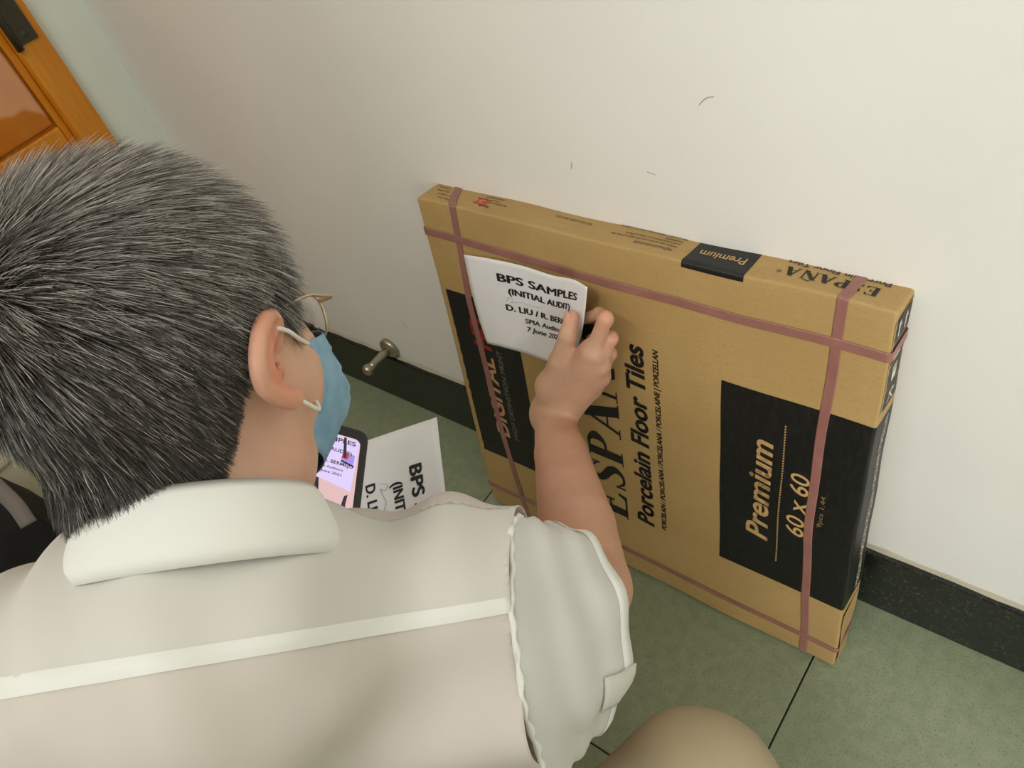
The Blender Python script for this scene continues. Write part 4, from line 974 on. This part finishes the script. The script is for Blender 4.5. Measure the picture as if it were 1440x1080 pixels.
# ------------------------------------------------------------------ phone
PW, PL = 0.0735, 0.155
phone = empty('phone', lp(PW/2, PL/2, 0), 'black phone with a lit screen held in front of the crouching person', 'phone')
def pmesh(x0, x1, y0, y1, z0, z1, r, name, mat, parent=phone, seg=5):
    V = []; F = []; pts = []
    for cx_, cy_, a0 in ((x1-r, y1-r, 0), (x0+r, y1-r, math.pi/2), (x0+r, y0+r, math.pi), (x1-r, y0+r, 1.5*math.pi)):
        for i in range(seg+1): a = a0+math.pi/2*i/seg; pts.append((cx_+r*math.cos(a), cy_+r*math.sin(a)))
    n = len(pts); c = A([(x0+x1)/2, (y0+y1)/2])
    b = min(0.0015, (z1-z0)/3)
    for z, k in ((z0, b), (z0+b, 0), (z1-b, 0), (z1, b)):
        for q in pts: d = A(q)-c; q2 = c+d*(1-k/np.linalg.norm(d)); V.append(lp(q2[0], q2[1], z))
    for l in range(3):
        for i in range(n): F.append((l*n+i, l*n+(i+1) % n, (l+1)*n+(i+1) % n, (l+1)*n+i))
    F.append(tuple(range(n-1, -1, -1))); F.append(tuple(3*n+i for i in range(n)))
    return own(mesh(name, V, F, mat, None), parent)
pmesh(0, PW, 0, PL, -0.010, 0.0, 0.010, 'case', black_plastic_m)
pmesh(0.0035, PW-0.0035, 0.0035, PL-0.0035, -0.002, 0.0004, 0.008, 'screen_glass', plain('screen_glass', lin(8, 8, 10), 0.12))
SX0, SX1, SY0, SY1 = 0.006, PW-0.0075, 0.012, PL-0.010
sc = pmesh(SX0, SX1, SY0, SY1, 0.0, 0.0007, 0.006, 'lit_picture', emit_material('screen_base', lin(236, 196, 196), 0.9))
def scr(pts, mat, z=0.0010, name='picture_area'):
    return own(mesh(name, [lp(x, y, z) for x, y in pts], [tuple(range(len(pts)))], mat, None), phone)
lil = emit_material('screen_paper', lin(224, 206, 250), 1.0); drk = emit_material('screen_dark', lin(40, 30, 44), 0.5); rd = emit_material('screen_red', lin(214, 70, 84), 0.8)
blu = emit_material('screen_lilac', lin(170, 150, 240), 0.9); inkm = emit_material('screen_ink', lin(52, 36, 62), 0.5)
scr([(0.0075, 0.0135), (0.0615, 0.0135), (0.0655, 0.0160), (0.0620, 0.0665), (0.0215, 0.0575), (0.0075, 0.0545)], lil)
scr([(0.0075, 0.0550), (0.0330, 0.0605), (0.0375, 0.1000), (0.0075, 0.0950)], drk)
scr([(0.0070, 0.1010), (0.0635, 0.0960), (0.0635, 0.1400), (0.0070, 0.1400)], blu, 0.0012)
scr([(0.0515, 0.0285), (0.0622, 0.0300), (0.0615, 0.0400), (0.0500, 0.0375)], blu, 0.0013)
scr([(0.0515, 0.0285), (0.0570, 0.0292), (0.0560, 0.0360), (0.0500, 0.0355)], rd, 0.0014)
scr([(0.0500, 0.0140), (0.0525, 0.0140), (0.0545, 0.0350), (0.0515, 0.0350)], inkm, 0.0015)
scr([(0.0500, 0.0375), (0.0620, 0.0405), (0.0620, 0.0425), (0.0500, 0.0395)], inkm, 0.0015)
scr([(0.0570, 0.0720), (0.0600, 0.0700), (0.0590, 0.0800), (0.0600, 0.0900), (0.0560, 0.0920), (0.0555, 0.0800)], inkm, 0.0012)
pf = lambda x, y: lp(x, y, 0.0016)
def ptx(s_, x0, y0, x1, y1, cap, mat, up=None):
    own(lay(s_, (x0, y0), (x1-x0, y1-y0), math.hypot(x1-x0, y1-y0), cap, pf, mat, 'lettering', None, off=0.02, up=up or (0, -1)), phone)
ptx('BPS SAMPLES', 0.0130, 0.0205, 0.0615, 0.0205, 0.0044, inkm); ptx('(INITIAL AUDIT)', 0.0160, 0.0300, 0.0590, 0.0312, 0.0034, inkm)
ptx('D. LIU / R. BERMEJO', 0.0170, 0.0425, 0.0615, 0.0440, 0.0034, inkm); ptx('SPIA Auditors', 0.0290, 0.0485, 0.0530, 0.0492, 0.0022, inkm); ptx('7 June 2021', 0.0300, 0.0535, 0.0520, 0.0542, 0.0022, inkm)
ptx('DIGITAL', 0.0240, 0.0950, 0.0225, 0.0600, 0.0080, rd, (-1, 0)); ptx('HIGH DEFINITION PRINT', 0.0300, 0.0970, 0.0280, 0.0620, 0.0026, lil, (-1, 0))

# ------------------------------------------------------------------ bag and box by the door
crate = empty('storage_box', (-1.075, -0.63, 0), 'plain cream box standing on the floor against the wooden door', 'box')
boxo('box_body', -0.095, 0.095, -0.17, 0.19, 0.0, 0.40, cream_m, crate, 0.004, 2)
boxo('lid', -0.099, 0.099, -0.174, 0.194, 0.385, 0.425, cream_m, crate, 0.004, 2)
BX = A([-0.850, -0.70])
bag = empty('backpack', (BX[0], BX[1], 0), 'black fabric bag with a grey strap standing on the floor behind the crouching person', 'bag')
bm = bmesh.new(); bmesh.ops.create_cube(bm, size=1); bmesh.ops.subdivide_edges(bm, edges=bm.edges[:], cuts=9, use_grid_fill=True)
for v in bm.verts:
    x, y, z = v.co*2; k = 1-0.25*max(0, z)**2-0.08*max(0, -z)**3; r = 1/(abs(x)**5+abs(y)**5+1e-6)**0.2; r = min(r, 1.0/max(abs(x), abs(y), 1e-6))
    b_ = 1+0.05*math.sin(5*z+3*x)+0.03*math.sin(9*y)
    v.co = Vector((0.095*x*k*b_*(1-0.10*y*y), 0.105*y*k*b_*(1-0.16*x*x), 0.25+0.25*z*(1-0.10*(x*x+y*y)*max(z, 0))-0.0*(z < -0.99)))
o = bm_obj('bag_body', bm, black_fabric_m, bag, True); o.location = (0, 0, 0)
bm = box_bm(0.085, 0.117, -0.075, 0.075, 0.06, 0.24, 0.016, 3); bm_obj('pocket', bm, plain('dark_grey_fabric', lin(70, 64, 62), 0.85), bag, True)
def ribbon(path, wdir, w, name, mat, parent):
    P_ = smooth_path(path, 24); V = []; F = []
    for i, q in enumerate(P_):
        t = unit(P_[min(i+1, 23)]-P_[max(i-1, 0)]); s_ = unit(A(wdir, float)-t*(t @ A(wdir, float))); V += [q-s_*w/2, q+s_*w/2]
        if i: F.append((2*i-2, 2*i-1, 2*i+1, 2*i))
    o = mesh(name, V, F, mat, parent, True); md = o.modifiers.new('thickness', 'SOLIDIFY'); md.thickness = 0.003; return o
strap_path = smooth_path([(-0.7807,-0.6234,0.5251), (-0.7581,-0.6250,0.4979), (-0.7393,-0.6270,0.4780), (-0.7237,-0.6337,0.4553)], 20); V = []; F = []
for i, q in enumerate(strap_path):
    t = unit(strap_path[min(i+1, 19)]-strap_path[max(i-1, 0)]); s_ = unit(np.cross(t, VT)); V += [q-s_*0.011, q+s_*0.011]
    if i: F.append((2*i-2, 2*i-1, 2*i+1, 2*i))
o = own(mesh('strap', V, F, grey_strap_m, None, True), bag); md = o.modifiers.new('thickness', 'SOLIDIFY'); md.thickness = 0.003
ribbon([(0.05, -0.03, 0.475), (0.10, -0.05, 0.44), (0.135, -0.05, 0.35), (0.105, -0.04, 0.25)], (0, 1, 0), 0.03, 'strap', grey_strap_m, bag)
ribbon([(0.01, -0.04, 0.475), (0.02, -0.02, 0.53), (0.02, 0.02, 0.53), (0.01, 0.04, 0.475)], (1, 0, 0), 0.022, 'carry_handle', black_fabric_m, bag)
